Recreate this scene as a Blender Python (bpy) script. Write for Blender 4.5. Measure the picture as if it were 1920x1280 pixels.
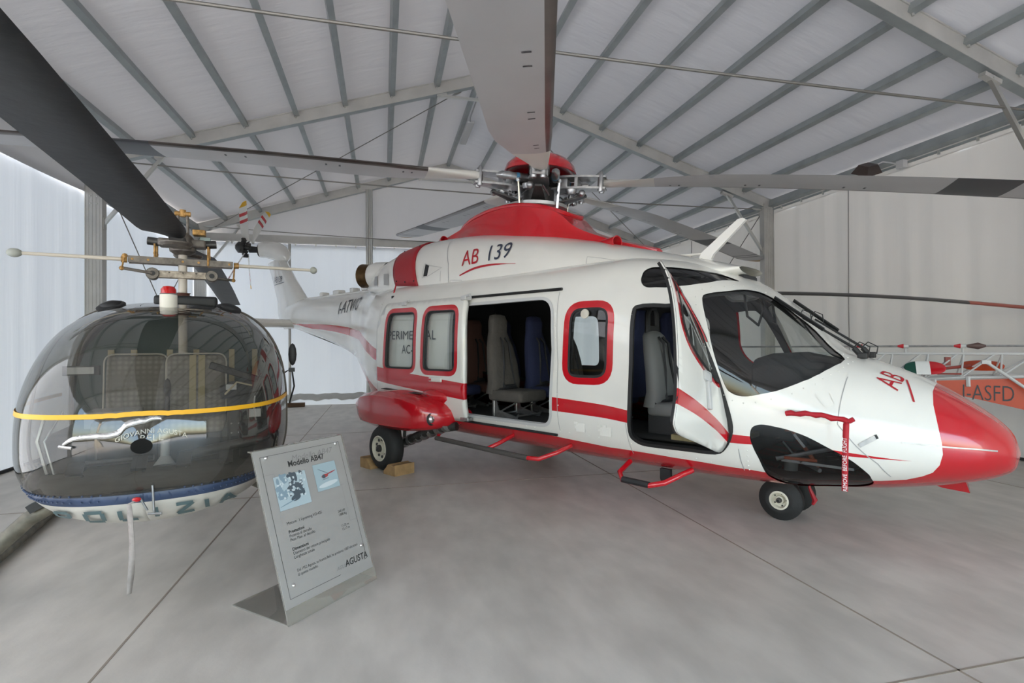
import bpy, bmesh, math, random, bisect
from mathutils import Vector, Matrix
from mathutils.geometry import delaunay_2d_cdt
random.seed(7)
for _o in list(bpy.data.objects): bpy.data.objects.remove(_o)
SC = bpy.context.scene; COL = SC.collection
PI = math.pi
# ---------------------------------------------------------------- camera
YAW, PITCH, ROLL, EYE = .2369, .007, -.0059, 1.55
_cy, _sy = math.cos(YAW), math.sin(YAW)
_fw = Vector((_sy*math.cos(PITCH), _cy*math.cos(PITCH), math.sin(PITCH)))
_rt = Vector((_cy, -_sy, 0)); _up = _rt.cross(_fw)
_r2 = _rt*math.cos(ROLL)+_up*math.sin(ROLL); _u2 = -_rt*math.sin(ROLL)+_up*math.cos(ROLL)
cam_data = bpy.data.cameras.new('camera'); cam = bpy.data.objects.new('camera', cam_data); COL.objects.link(cam)
cam_data.sensor_width = 36; cam_data.lens = 18.75; cam_data.clip_start = .05; cam_data.clip_end = 500
cam.matrix_world = Matrix(((_r2.x, _u2.x, -_fw.x, 0), (_r2.y, _u2.y, -_fw.y, 0), (_r2.z, _u2.z, -_fw.z, EYE), (0, 0, 0, 1)))
SC.camera = cam
# ---------------------------------------------------------------- daylight outside the tent
SC.view_settings.view_transform = 'Standard'; SC.view_settings.look = 'None'
SC.view_settings.exposure = EXPO = 0.33; SC.view_settings.gamma = 1; SC.view_settings.use_curve_mapping = False
world = bpy.data.worlds.new('world'); SC.world = world; world.use_nodes = True
_n = world.node_tree; _bg = _n.nodes['Background']
_sk = _n.nodes.new('ShaderNodeTexSky'); _sk.sky_type = 'NISHITA'; _sk.sun_disc = False
_sk.sun_elevation = math.radians(42); _sk.sun_rotation = math.radians(-40); _sk.air_density = 1.6; _sk.dust_density = 4
_mx = _n.nodes.new('ShaderNodeMix'); _mx.data_type = 'RGBA'; _mx.blend_type = 'MULTIPLY'; _mx.inputs[0].default_value = 1; _mx.inputs[7].default_value = (.97, .96, .97, 1)
_n.links.new(_sk.outputs[0], _mx.inputs[6]); _n.links.new(_mx.outputs[2], _bg.inputs[0]); _bg.inputs[1].default_value = 1.36
_sd = bpy.data.lights.new('sun', 'SUN'); _sd.energy = 3.0; _sd.angle = math.radians(1.5); _sd.color = (1, .96, .9)
sun = bpy.data.objects.new('sun', _sd); COL.objects.link(sun)
sun.rotation_euler = Vector((-.62, .55, .62)).to_track_quat('Z', 'Y').to_euler()

# ---------------------------------------------------------------- helpers
def nt(m): return m.node_tree.nodes, m.node_tree.links
def mat(name, col, rough=.5, metal=0, bump=0, bscale=40, var=0, vscale=6, coat=0, spec=.5, stretch=None):
    m = bpy.data.materials.new(name); m.use_nodes = True; N, L = nt(m); b = N['Principled BSDF']
    b.inputs['Base Color'].default_value = (*col, 1); b.inputs['Roughness'].default_value = rough; b.inputs['Metallic'].default_value = metal
    b.inputs['Coat Weight'].default_value = coat; b.inputs['Coat Roughness'].default_value = .06; b.inputs['Specular IOR Level'].default_value = spec
    if bump or var:
        tc = N.new('ShaderNodeTexCoord'); mp = N.new('ShaderNodeMapping'); L.new(tc.outputs['Object'], mp.inputs[0])
        if stretch: mp.inputs['Scale'].default_value = stretch
    if var:
        n = N.new('ShaderNodeTexNoise'); n.inputs['Scale'].default_value = vscale; n.inputs['Detail'].default_value = 5; L.new(mp.outputs[0], n.inputs[0])
        r = N.new('ShaderNodeValToRGB'); r.color_ramp.elements[0].position = .3; r.color_ramp.elements[1].position = .7
        r.color_ramp.elements[0].color = (*[c*(1-var) for c in col], 1); r.color_ramp.elements[1].color = (*[min(1, c*(1+var*.6)) for c in col], 1)
        L.new(n.outputs[0], r.inputs[0]); L.new(r.outputs[0], b.inputs['Base Color'])
    if bump:
        n = N.new('ShaderNodeTexNoise'); n.inputs['Scale'].default_value = bscale; n.inputs['Detail'].default_value = 4; L.new(mp.outputs[0], n.inputs[0])
        bp = N.new('ShaderNodeBump'); bp.inputs['Strength'].default_value = bump; bp.inputs['Distance'].default_value = .02
        L.new(n.outputs[0], bp.inputs['Height']); L.new(bp.outputs[0], b.inputs['Normal'])
    return m
def glass(name, tint, refl=1.0, rough=.01, haze=0):
    m = bpy.data.materials.new(name); m.use_nodes = True; N, L = nt(m); N.remove(N['Principled BSDF']); out = N['Material Output']
    t = N.new('ShaderNodeBsdfTransparent'); t.inputs[0].default_value = (*tint, 1)
    g = N.new('ShaderNodeBsdfGlossy'); g.inputs['Roughness'].default_value = rough
    f = N.new('ShaderNodeLayerWeight'); f.inputs[0].default_value = .5
    pw = N.new('ShaderNodeMath'); pw.operation = 'POWER'; pw.inputs[1].default_value = 4; L.new(f.outputs['Facing'], pw.inputs[0])
    mu = N.new('ShaderNodeMath'); mu.operation = 'MULTIPLY_ADD'; mu.inputs[1].default_value = .85; mu.inputs[2].default_value = .05*refl; mu.use_clamp = True; L.new(pw.outputs[0], mu.inputs[0])
    x = N.new('ShaderNodeMixShader'); L.new(mu.outputs[0], x.inputs[0])
    last = t
    if haze:
        d = N.new('ShaderNodeBsdfDiffuse'); d.inputs[0].default_value = (.55, .52, .47, 1)
        h = N.new('ShaderNodeMixShader'); h.inputs[0].default_value = haze; L.new(t.outputs[0], h.inputs[1]); L.new(d.outputs[0], h.inputs[2]); last = h
    L.new(last.outputs[0], x.inputs[1]); L.new(g.outputs[0], x.inputs[2]); L.new(x.outputs[0], out.inputs[0])
    return m
def fabric(name, col, trans, fold, streak=(1, 1, .12), bump=.25, tcol=None):
    m = bpy.data.materials.new(name); m.use_nodes = True; N, L = nt(m); N.remove(N['Principled BSDF']); out = N['Material Output']
    tc = N.new('ShaderNodeTexCoord'); mp = N.new('ShaderNodeMapping'); mp.inputs['Scale'].default_value = streak; L.new(tc.outputs['Object'], mp.inputs[0])
    n = N.new('ShaderNodeTexNoise'); n.inputs['Scale'].default_value = fold; n.inputs['Detail'].default_value = 6; L.new(mp.outputs[0], n.inputs[0])
    bp = N.new('ShaderNodeBump'); bp.inputs['Strength'].default_value = bump; bp.inputs['Distance'].default_value = .05; L.new(n.outputs[0], bp.inputs['Height'])
    d = N.new('ShaderNodeBsdfDiffuse'); d.inputs[0].default_value = (*col, 1); t = N.new('ShaderNodeBsdfTranslucent'); t.inputs[0].default_value = (*(tcol or col), 1)
    L.new(bp.outputs[0], d.inputs['Normal']); L.new(bp.outputs[0], t.inputs['Normal'])
    x = N.new('ShaderNodeMixShader'); x.inputs[0].default_value = trans; L.new(d.outputs[0], x.inputs[1]); L.new(t.outputs[0], x.inputs[2]); L.new(x.outputs[0], out.inputs[0])
    return m
class MB:
    """collects shapes into one mesh"""
    def __init__(s): s.v = []; s.f = []; s.mi = []; s.cur = 0
    def m(s, i): s.cur = i; return s
    def add(s, vs, fs, M=None):
        o = len(s.v); s.v += [tuple(M @ Vector(v)) if M else tuple(v) for v in vs]
        s.f += [tuple(i+o for i in f) for f in fs]; s.mi += [s.cur]*len(fs); return s
    def box(s, c, d, R=None, bev=0):
        x, y, z = [q/2 for q in d]; T = Matrix.Translation(c) @ (R.to_4x4() if R else Matrix())
        if not bev:
            vs = [(a*x, b*y, e*z) for e in (-1, 1) for b in (-1, 1) for a in (-1, 1)]
            return s.add(vs, [(0, 2, 3, 1), (4, 5, 7, 6), (0, 1, 5, 4), (2, 6, 7, 3), (0, 4, 6, 2), (1, 3, 7, 5)], T)
        bm = bmesh.new(); bmesh.ops.create_cube(bm, size=1); bmesh.ops.scale(bm, vec=d, verts=bm.verts)
        bmesh.ops.bevel(bm, geom=bm.edges[:], offset=bev, segments=3, affect='EDGES', profile=.6)
        bm.verts.index_update(); s.add([v.co[:] for v in bm.verts], [[v.index for v in f.verts] for f in bm.faces], T); bm.free(); return s
    def loft(s, rings, caps=True, closed=True):
        n = len(rings[0]); vs = [p for r in rings for p in r]; fs = []
        for i in range(len(rings)-1):
            for j in range(n if closed else n-1):
                k = (j+1) % n; fs.append((i*n+j, i*n+k, (i+1)*n+k, (i+1)*n+j))
        if caps: fs.append(tuple(reversed(range(n)))); fs.append(tuple(range((len(rings)-1)*n, len(rings)*n)))
        return s.add(vs, fs)
    def tube(s, pts, r, n=10, caps=True):
        pts = [Vector(p) for p in pts]; rs = r if isinstance(r, (list, tuple)) else [r]*len(pts); rings = []; up = None
        for i, p in enumerate(pts):
            d = (pts[min(i+1, len(pts)-1)]-pts[max(i-1, 0)]).normalized()
            if up is None: up = Vector((0, 0, 1)) if abs(d.z) < .9 else Vector((1, 0, 0))
            a = d.cross(up).normalized(); b = a.cross(d).normalized(); up = b
            rings.append([p+(a*math.cos(t)+b*math.sin(t))*rs[i] for t in [2*PI*k/n for k in range(n)]])
        return s.loft(rings, caps)
    def bar(s, a, b, w, h, up=(0, 0, 1)):
        a, b = Vector(a), Vector(b); d = (b-a).normalized(); x = d.cross(Vector(up)).normalized(); y = x.cross(d).normalized()
        return s.loft([[p+x*w/2*i+y*h/2*j for i, j in ((-1, -1), (1, -1), (1, 1), (-1, 1))] for p in (a, b)])
    def lathe(s, prof, c=(0, 0, 0), ax=(0, 0, 1), n=24, caps=True):
        ax = Vector(ax).normalized(); u = ax.orthogonal().normalized(); w = ax.cross(u); c = Vector(c)
        return s.loft([[c+ax*h+(u*math.cos(t)+w*math.sin(t))*max(r, 1e-4) for t in [2*PI*k/n for k in range(n)]] for r, h in prof], caps)
    def ball(s, c, r, n=12):
        rr = r if isinstance(r, (tuple, list)) else (r, r, r)
        return s.loft([[(c[0]+rr[0]*math.cos(t)*math.sin(a), c[1]+rr[1]*math.sin(t)*math.sin(a), c[2]-rr[2]*math.cos(a)) for t in [2*PI*k/n for k in range(n)]] for a in [PI*(i+.02)/(n//2+.04) for i in range(n//2+1)]])
    def prism(s, poly, a, b, T=None):   # poly in (x,z), extruded along y from a to b
        n = len(poly); vs = [(p[0], a, p[1]) for p in poly]+[(p[0], b, p[1]) for p in poly]
        fs = [tuple(range(n)), tuple(reversed(range(n, 2*n)))]+[(i, (i+1) % n, (i+1) % n+n, i+n) for i in range(n)]
        return s.add(vs, fs, T)
    def build(s, name, mats, parent=None, smooth=True, ang=40, loc=None, rot=None, solid=0, bevel=0, normals=None):
        me = bpy.data.meshes.new(name); me.from_pydata(s.v, [], s.f); mats = mats if isinstance(mats, (list, tuple)) else [mats]
        for q in mats: me.materials.append(q)
        me.polygons.foreach_set('material_index', s.mi)
        if smooth:
            me.polygons.foreach_set('use_smooth', [True]*len(me.polygons)); 
        me.validate(); me.update()
        if normals is None:
            bm = bmesh.new(); bm.from_mesh(me); bmesh.ops.recalc_face_normals(bm, faces=bm.faces)
            for e in bm.edges:
                if len(e.link_faces) == 2 and e.calc_face_angle(0) > math.radians(ang): e.smooth = False
            bm.to_mesh(me); bm.free()
        else: me.normals_split_custom_set_from_vertices(normals)
        o = bpy.data.objects.new(name, me); COL.objects.link(o)
        if parent: o.parent = parent
        if loc is not None: o.location = loc
        if rot is not None: o.rotation_euler = rot
        if bevel:
            b = o.modifiers.new('b', 'BEVEL'); b.width = bevel; b.segments = 2; b.limit_method = 'ANGLE'
        if solid:
            q = o.modifiers.new('s', 'SOLIDIFY'); q.thickness = solid; q.offset = -1
        return o
def pieces(mb):
    """the loose pieces a collector holds, each as a collector of its own"""
    n = len(mb.v); par = list(range(n))
    def fd(a):
        while par[a] != a: par[a] = par[par[a]]; a = par[a]
        return a
    for f in mb.f:
        for i in f[1:]: par[fd(i)] = fd(f[0])
    isl = {}
    for i in range(n): isl.setdefault(fd(i), []).append(i)
    used = {fd(f[0]) for f in mb.f}; B = []
    for r, ids in isl.items():
        if r in used: B.append([{r}, [min(mb.v[i][k] for i in ids) for k in range(3)], [max(mb.v[i][k] for i in ids) for k in range(3)]])
    ch = True
    while ch:
        ch = False
        for i in range(len(B)):
            for j in range(i+1, len(B)):
                a, b = B[i], B[j]; d = math.sqrt(sum(max(0, a[1][k]-b[2][k], b[1][k]-a[2][k])**2 for k in range(3)))
                if d < .02: B[i] = [a[0] | b[0], [min(p, q) for p, q in zip(a[1], b[1])], [max(p, q) for p, q in zip(a[2], b[2])]]; del B[j]; ch = True; break
            if ch: break
    out = []
    for S_, lo, hi in B:
        m = MB(); mp = {}
        for f, mi in zip(mb.f, mb.mi):
            if fd(f[0]) in S_:
                for i in f:
                    if i not in mp: mp[i] = len(m.v); m.v.append(mb.v[i])
                m.f.append(tuple(mp[i] for i in f)); m.mi.append(mi)
        out.append(m)
    return out
def each(mb, name, mats, parent, **k): return [m.build(name, mats, parent, **k) for m in pieces(mb)]
def empty(name, loc=(0, 0, 0), rz=0, parent=None):
    o = bpy.data.objects.new(name, None); COL.objects.link(o); o.location = loc; o.rotation_euler = (0, 0, rz); o.empty_display_size = .1
    if parent: o.parent = parent
    return o
def tag(o, label=None, cat=None, group=None, kind=None):
    if label: o['label'] = label
    if cat: o['category'] = cat
    if group: o['group'] = group
    if kind: o['kind'] = kind
    return o
def dup(o, parent=None, loc=None, rot=None):
    c = o.copy(); COL.objects.link(c)
    if parent is not None: c.parent = parent
    if loc is not None: c.location = loc
    if rot is not None: c.rotation_euler = rot
    for ch in list(o.children): dup(ch, c)
    return c
_tx = {}
def text(s, size=1, align='LEFT', shear=0, off=0, sp=1, sx=1, fine=0):
    """flat letters as (verts, tris) in the xy plane"""
    cu = bpy.data.curves.new('t', 'FONT'); cu.body = s; cu.size = size; cu.align_x = align; cu.shear = shear; cu.offset = off; cu.space_character = sp; cu.resolution_u = 3
    o = bpy.data.objects.new('t', cu); COL.objects.link(o); dg = bpy.context.evaluated_depsgraph_get(); me = o.evaluated_get(dg).to_mesh()
    bm = bmesh.new(); bm.from_mesh(me); bmesh.ops.triangulate(bm, faces=bm.faces)
    if fine:
        for _ in range(5):
            L = [e for e in bm.edges if e.calc_length() > fine]
            if not L: break
            bmesh.ops.subdivide_edges(bm, edges=L, cuts=1); bmesh.ops.triangulate(bm, faces=bm.faces)
        bm.verts.index_update()
    V = [(v.co.x*sx, v.co.y) for v in bm.verts]; F = [tuple(v.index for v in f.verts) for f in bm.faces]; bm.free()
    bpy.data.objects.remove(o); bpy.data.curves.remove(cu); return V, F
def flat_text(mb, s, size, M, **k):
    V, F = text(s, size, **k); mb.add([(x, y, 0) for x, y in V], F, M)
def inpoly(x, y, P):
    c = False; j = len(P)-1
    for i in range(len(P)):
        xi, yi = P[i]; xj, yj = P[j]
        if (yi > y) != (yj > y) and x < (xj-xi)*(y-yi)/(yj-yi)+xi: c = not c
        j = i
    return c
def spline(P, n=5, closed=True):
    o = []; m = len(P)
    for i in range(m if closed else m-1):
        g = (lambda k: P[k % m]) if closed else (lambda k: P[min(max(k, 0), m-1)])
        a, b, c, d = g(i-1), g(i), g(i+1), g(i+2)
        for k in range(n):
            t = k/n; o.append(tuple(.5*((2*b[q])+(-a[q]+c[q])*t+(2*a[q]-5*b[q]+4*c[q]-d[q])*t*t+(-a[q]+3*b[q]-3*c[q]+d[q])*t**3) for q in range(len(b))))
    if not closed: o.append(tuple(P[-1]))
    return o
def dens(P, st=.06, closed=True):
    o = []; m = len(P)
    for i in range(m if closed else m-1):
        a, b = P[i], P[(i+1) % m]; n = max(1, int(math.hypot(b[0]-a[0], b[1]-a[1])/st))
        o += [(a[0]+(b[0]-a[0])*k/n, a[1]+(b[1]-a[1])*k/n) for k in range(n)]
    if not closed: o.append(P[-1])
    return o
def rpoly(P, r, n=5):
    """polygon with rounded corners"""
    o = []; m = len(P)
    for i in range(m):
        a, b, c = Vector(P[i-1]), Vector(P[i]), Vector(P[(i+1) % m]); u = (a-b); w = (c-b); rr = r[i] if isinstance(r, (list, tuple)) else r
        rr = min(rr, u.length*.48, w.length*.48); u = b+u.normalized()*rr; w = b+w.normalized()*rr
        for k in range(n+1):
            t = k/n; q = u*(1-t)**2+b*2*t*(1-t)+w*t*t; o.append((q.x, q.y))
    return o
def offs(P, d):
    """shrink (d>0) a closed polygon towards its inside"""
    m = len(P); A = sum(P[i-1][0]*P[i][1]-P[i][0]*P[i-1][1] for i in range(m)); sg = 1 if A > 0 else -1; o = []
    for i in range(m):
        a, b, c = Vector(P[i-1]), Vector(P[i]), Vector(P[(i+1) % m])
        t = (c-a); n = Vector((-t.y, t.x)).normalized()*sg if t.length > 1e-9 else Vector((0, 0)); q = b+n*d; o.append((q.x, q.y))
    return o
# ---------------------------------------------------------------- curved skins: x, zbot, ztop, halfwidth, zwide, e_top, e_bot
BODY=[(1.535,.757,.763,.003,.76,2,2),(1.515,.66,.86,.12,.76,2,2),(1.45,.60,.96,.23,.765,2,2),(1.30,.535,1.09,.38,.78,2,2.1),(1.05,.47,1.25,.56,.81,2.1,2.2),
(.75,.415,1.385,.72,.86,2.2,2.4),(.45,.385,1.50,.85,.92,2.3,2.6),(.2,.36,1.76,.94,.98,2.3,2.8),(-.1,.36,2.02,1.02,1.04,2.5,3.0),(-.4,.36,2.215,1.07,1.12,2.8,3.2),
(-.8,.36,2.36,1.11,1.2,3.4,3.4),(-1.3,.36,2.43,1.13,1.25,4,3.5),(-3.0,.37,2.45,1.14,1.27,4,3.5),(-4.5,.40,2.47,1.14,1.3,4,3.5),(-5.0,.45,2.48,1.11,1.32,3.9,3.4),
(-5.5,.57,2.50,1.0,1.42,3.4,3.1),(-6.1,.82,2.52,.78,1.58,2.9,2.7),(-6.9,1.24,2.54,.53,1.80,2.5,2.3),(-8.2,1.60,2.56,.38,2.02,2.3,2.2),(-9.6,1.86,2.57,.29,2.17,2.2,2.1),(-10.3,1.98,2.5,.2,2.25,2,2)]
COWL=[(-.3,2.2,2.27,.30,2.25,2,2),(-.7,2.1,2.39,.50,2.2,2.2,2),(-1.2,2.0,2.53,.66,2.2,2.4,2),(-1.9,1.95,2.72,.77,2.2,2.6,2),(-2.9,1.9,2.94,.83,2.25,2.8,2),(-3.8,1.9,3.06,.84,2.3,2.8,2),(-4.6,1.95,3.10,.82,2.35,2.7,2),(-5.3,2.05,3.05,.76,2.42,2.5,2),(-5.9,2.2,2.95,.64,2.5,2.3,2),(-6.3,2.3,2.86,.5,2.55,2.2,2),(-6.6,2.4,2.75,.35,2.57,2,2)]
BELL=[(2.05,.98,1.06,.05,1.02,2,2),(2.0,.77,1.24,.30,1.01,2.1,2.1),(1.9,.62,1.42,.49,.99,2.2,2.2),(1.67,.515,1.60,.64,.98,2.5,2.3),(1.3,.455,1.765,.735,.98,2.7,2.4),(.9,.43,1.85,.785,1.0,2.9,2.5),(.4,.42,1.905,.80,1.02,3.0,2.5),(-.1,.42,1.905,.79,1.05,2.9,2.6),(-.7,.47,1.82,.64,1.1,2.6,2.6),(-1.3,.70,1.6,.38,1.2,2.2,2.2),(-2.0,1.0,1.45,.14,1.22,2,2)]
class Surf:
    def __init__(s,T):
        T=sorted(T); s.X=[r[0] for r in T]; s.C=[[r[k] for r in T] for k in range(1,7)]; s.M=[s.slopes(c) for c in s.C]
    def slopes(s,c):
        X=s.X; n=len(X); d=[(c[i+1]-c[i])/(X[i+1]-X[i]) for i in range(n-1)]; m=[d[0]]
        for i in range(1,n-1):
            a,b=d[i-1],d[i]
            if a*b<=0: m.append(0)
            else:
                w1=2*(X[i+1]-X[i])+(X[i]-X[i-1]); w2=(X[i+1]-X[i])+2*(X[i]-X[i-1]); m.append((w1+w2)/(w1/a+w2/b))
        return m+[d[-1]]
    def row(s,x):
        X=s.X; x=min(max(x,X[0]),X[-1]); i=min(max(bisect.bisect_right(X,x)-1,0),len(X)-2); h=X[i+1]-X[i]; t=(x-X[i])/h
        o=[]
        for c,m in zip(s.C,s.M):
            o.append((1+2*t)*(1-t)**2*c[i]+t*(1-t)**2*h*m[i]+t*t*(3-2*t)*c[i+1]+t*t*(t-1)*h*m[i+1])
        return o
    def P(s,x,ph):
        zb,zt,hw,zw,et,eb=s.row(x); c,sn=math.cos(ph),math.sin(ph)
        h,e=((zt-zw),et) if sn>=0 else ((zw-zb),eb)
        r=((abs(c)/hw)**e+(abs(sn)/h)**e)**(-1/e)
        return (x,-r*c,zw+r*sn)
    def N(s,x,ph):
        a=.004; p=s.P(x,ph); 
        x1=min(max(x+a,s.X[0]),s.X[-1]);x0=min(max(x-a,s.X[0]),s.X[-1])
        u=[q-w for q,w in zip(s.P(x1,ph),s.P(x0,ph))]; v=[q-w for q,w in zip(s.P(x,ph+a),s.P(x,ph-a))]
        n=(u[1]*v[2]-u[2]*v[1],u[2]*v[0]-u[0]*v[2],u[0]*v[1]-u[1]*v[0]); l=math.sqrt(sum(q*q for q in n)) or 1
        n=tuple(q/l for q in n); row=s.row(x)
        if n[1]*p[1]+n[2]*(p[2]-row[3])<0: n=tuple(-q for q in n)
        return n
    def side(s,x,z):   # starboard phi at height z
        zb,zt,hw,zw,et,eb=s.row(x); h,e=((zt-zw),et) if z>=zw else ((zw-zb),eb)
        q=min(abs(z-zw)/h,.9999); y=hw*(1-q**e)**(1/e)
        return math.atan2(z-zw,y)
def skin(S, xs, nph, closed, lines, classify):
    pts=[]; ed=[]
    def addp(P,cl):
        b=len(pts); pts.extend(Vector(p) for p in P)
        n=len(P); ed.extend((b+i,b+(i+1)%n) for i in range(n if cl else n-1))
    for P in closed: addp(dens(P,.05),True)
    for P in lines: addp(dens(P,.08,False),False)
    cells={}
    for p in pts: cells.setdefault((round(p.x/.03),round(p.y/.03)),[]).append(p)
    for i,x in enumerate(xs):
        for j in range(nph+1):
            ph=-PI/2+2*PI*j/nph; k=(round(x/.03),round(ph/.03)); near=False
            for a in (-1,0,1):
                for b in (-1,0,1):
                    for q in cells.get((k[0]+a,k[1]+b),()):
                        if (q.x-x)**2+(q.y-ph)**2<.0003: near=True
            if not near or i in (0,len(xs)-1): pts.append(Vector((x,ph)))
    V,_,F,_,_,_=delaunay_2d_cdt(pts,ed,[],0,1e-5)
    V=[(v.x,v.y) for v in V]; g={}
    for f in F:
        cx=sum(V[i][0] for i in f)/len(f); cp=sum(V[i][1] for i in f)/len(f)
        k=classify(cx,cp)
        if k: g.setdefault(k[0],[]).append((f,k[1]))
    return V,g
def skin_mesh(S,V,tris,off,name,mats,parent,flip=False,solid=0):
    mp={}; mb=MB(); nr=[]
    for f,mi in tris:
        ids=[]
        for i in f:
            if i not in mp:
                p=S.P(*V[i]); n=S.N(*V[i]); mp[i]=len(mb.v); mb.v.append(tuple(a+b*off for a,b in zip(p,n))); nr.append(n)
            ids.append(mp[i])
        a,b,c=[Vector(mb.v[i]) for i in ids[:3]]; fn=(b-a).cross(c-a)
        if (fn.dot(Vector(nr[ids[0]]))<0)!=flip: ids.reverse()
        mb.f.append(tuple(ids)); mb.mi.append(mi)
    if flip: nr=[tuple(-q for q in n) for n in nr]
    o=mb.build(name,mats,parent,normals=nr)
    if solid: q=o.modifiers.new('s','SOLIDIFY'); q.thickness=solid; q.offset=-1
    return o
def rim(S,P,o0,o1,name,m,parent):
    mb=MB(); Q=dens(P,.05); n=len(Q)
    for o in (o0,o1):
        for p in Q: a=S.P(*p); b=S.N(*p); mb.v.append(tuple(u+w*o for u,w in zip(a,b)))
    for i in range(n): mb.f.append((i,(i+1)%n,(i+1)%n+n,i+n)); mb.mi.append(0)
    return mb.build(name,m,parent)
def ribbon(mb,S,P,w,off):
    """thin seam or painted line wrapped on the skin"""
    Q=dens(P,.04,False); pr=[]
    for i,p in enumerate(Q):
        a=Vector(S.P(*p)); n=Vector(S.N(*p)); b=Vector(S.P(*Q[min(i+1,len(Q)-1)]))-Vector(S.P(*Q[max(i-1,0)])); t=b.normalized().cross(n); ww=w(i/(len(Q)-1)) if callable(w) else w
        pr.append((a+n*off+t*ww/2,a+n*off-t*ww/2))
    vs=[q for p in pr for q in p]; mb.add(vs,[(2*i,2*i+1,2*i+3,2*i+2) for i in range(len(pr)-1)])
def wrap_text(mb,S,s,x,z,size,ang=0,off=.009,port=False,**k):
    k.setdefault('fine',.035); V,F=text(s,size,**k); c,sn=math.cos(ang),math.sin(ang); o=[]
    for a,b in V:
        X=x+a*c-b*sn; ph=S.side(X,z+a*sn+b*c)
        p=S.P(X,ph); n=S.N(X,ph); o.append(tuple(u+w*off for u,w in zip(p,n)))
    mb.add(o,F)
def XZ(S,P,port=False):
    o=[(x,S.side(x,z)) for x,z in P]
    return [(x,PI-p) for x,p in o] if port else o
def mir(P): return [(x,PI-p) for x,p in P]
# ---------------------------------------------------------------- materials
M_WHITE=mat('white_paint',(.75,.735,.695),.22,coat=.6,var=.03,vscale=3)
M_RED=mat('red_paint',(.50,.006,.014),.2,coat=.7)
M_REDD=mat('red_cover',(.33,.012,.02),.5,bump=.1,bscale=30)
M_BLACK=mat('black_rubber',(.012,.012,.013),.55)
M_TYRE=mat('tyre_rubber',(.012,.012,.012),.7,bump=.15,bscale=60)
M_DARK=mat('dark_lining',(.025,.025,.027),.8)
M_FLOOR_IN=mat('cabin_floor',(.03,.03,.03),.7)
M_STEEL=mat('steel',(.42,.42,.42),.35,.9,var=.2,vscale=20)
M_DSTEEL=mat('dark_steel',(.07,.068,.065),.45,.7,var=.3,vscale=20)
M_ALU=mat('aluminium',(.55,.56,.56),.4,.85)
M_GREY=mat('grey_paint',(.35,.35,.35),.5)
M_LIGHTGREY=mat('light_grey_paint',(.52,.52,.52),.45)
M_TXT=mat('black_lettering',(.02,.022,.03),.5)
M_TXTR=mat('red_lettering',(.42,.01,.02),.5)
M_TXTB=mat('dark_blue_lettering',(.03,.04,.07),.5)
M_WTXT=mat('white_lettering',(.8,.8,.8),.5)
M_GL=glass('clear_glass',(.86,.89,.88),1.2)
M_GLD=glass('tinted_glass',(.22,.23,.23),1.2)
M_GLC=glass('chin_glass',(.45,.46,.47),.9)
M_SEATG=mat('grey_seat_cover',(.075,.066,.058),.9,bump=.3,bscale=25,var=.12,vscale=15)
M_SEATB=mat('blue_seat_cover',(.02,.026,.07),.9,bump=.2)
M_SEATP=mat('pale_grey_seat',(.17,.17,.17),.6)
M_BELT=mat('black_webbing',(.012,.012,.014),.7)
M_BRASS=mat('rusty_brass',(.42,.24,.08),.55,.5,var=.5,vscale=30)
M_BRONZE=mat('exhaust_bronze',(.12,.07,.03),.35,.9,var=.3,vscale=12)
M_RADOME=M_RED
M_TAPE=mat('yellow_tape',(.78,.40,.01),.4)
M_WOOD=mat('chock_wood',(.36,.22,.10),.8,bump=.3,bscale=20,var=.25,vscale=10)
M_CHROME=mat('chrome',(.8,.8,.8),.12,1)
M_YEL=mat('yellow_paint',(.75,.42,.02),.4)
M_RIB=mat('red_webbing',(.42,.008,.02),.6)
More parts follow.
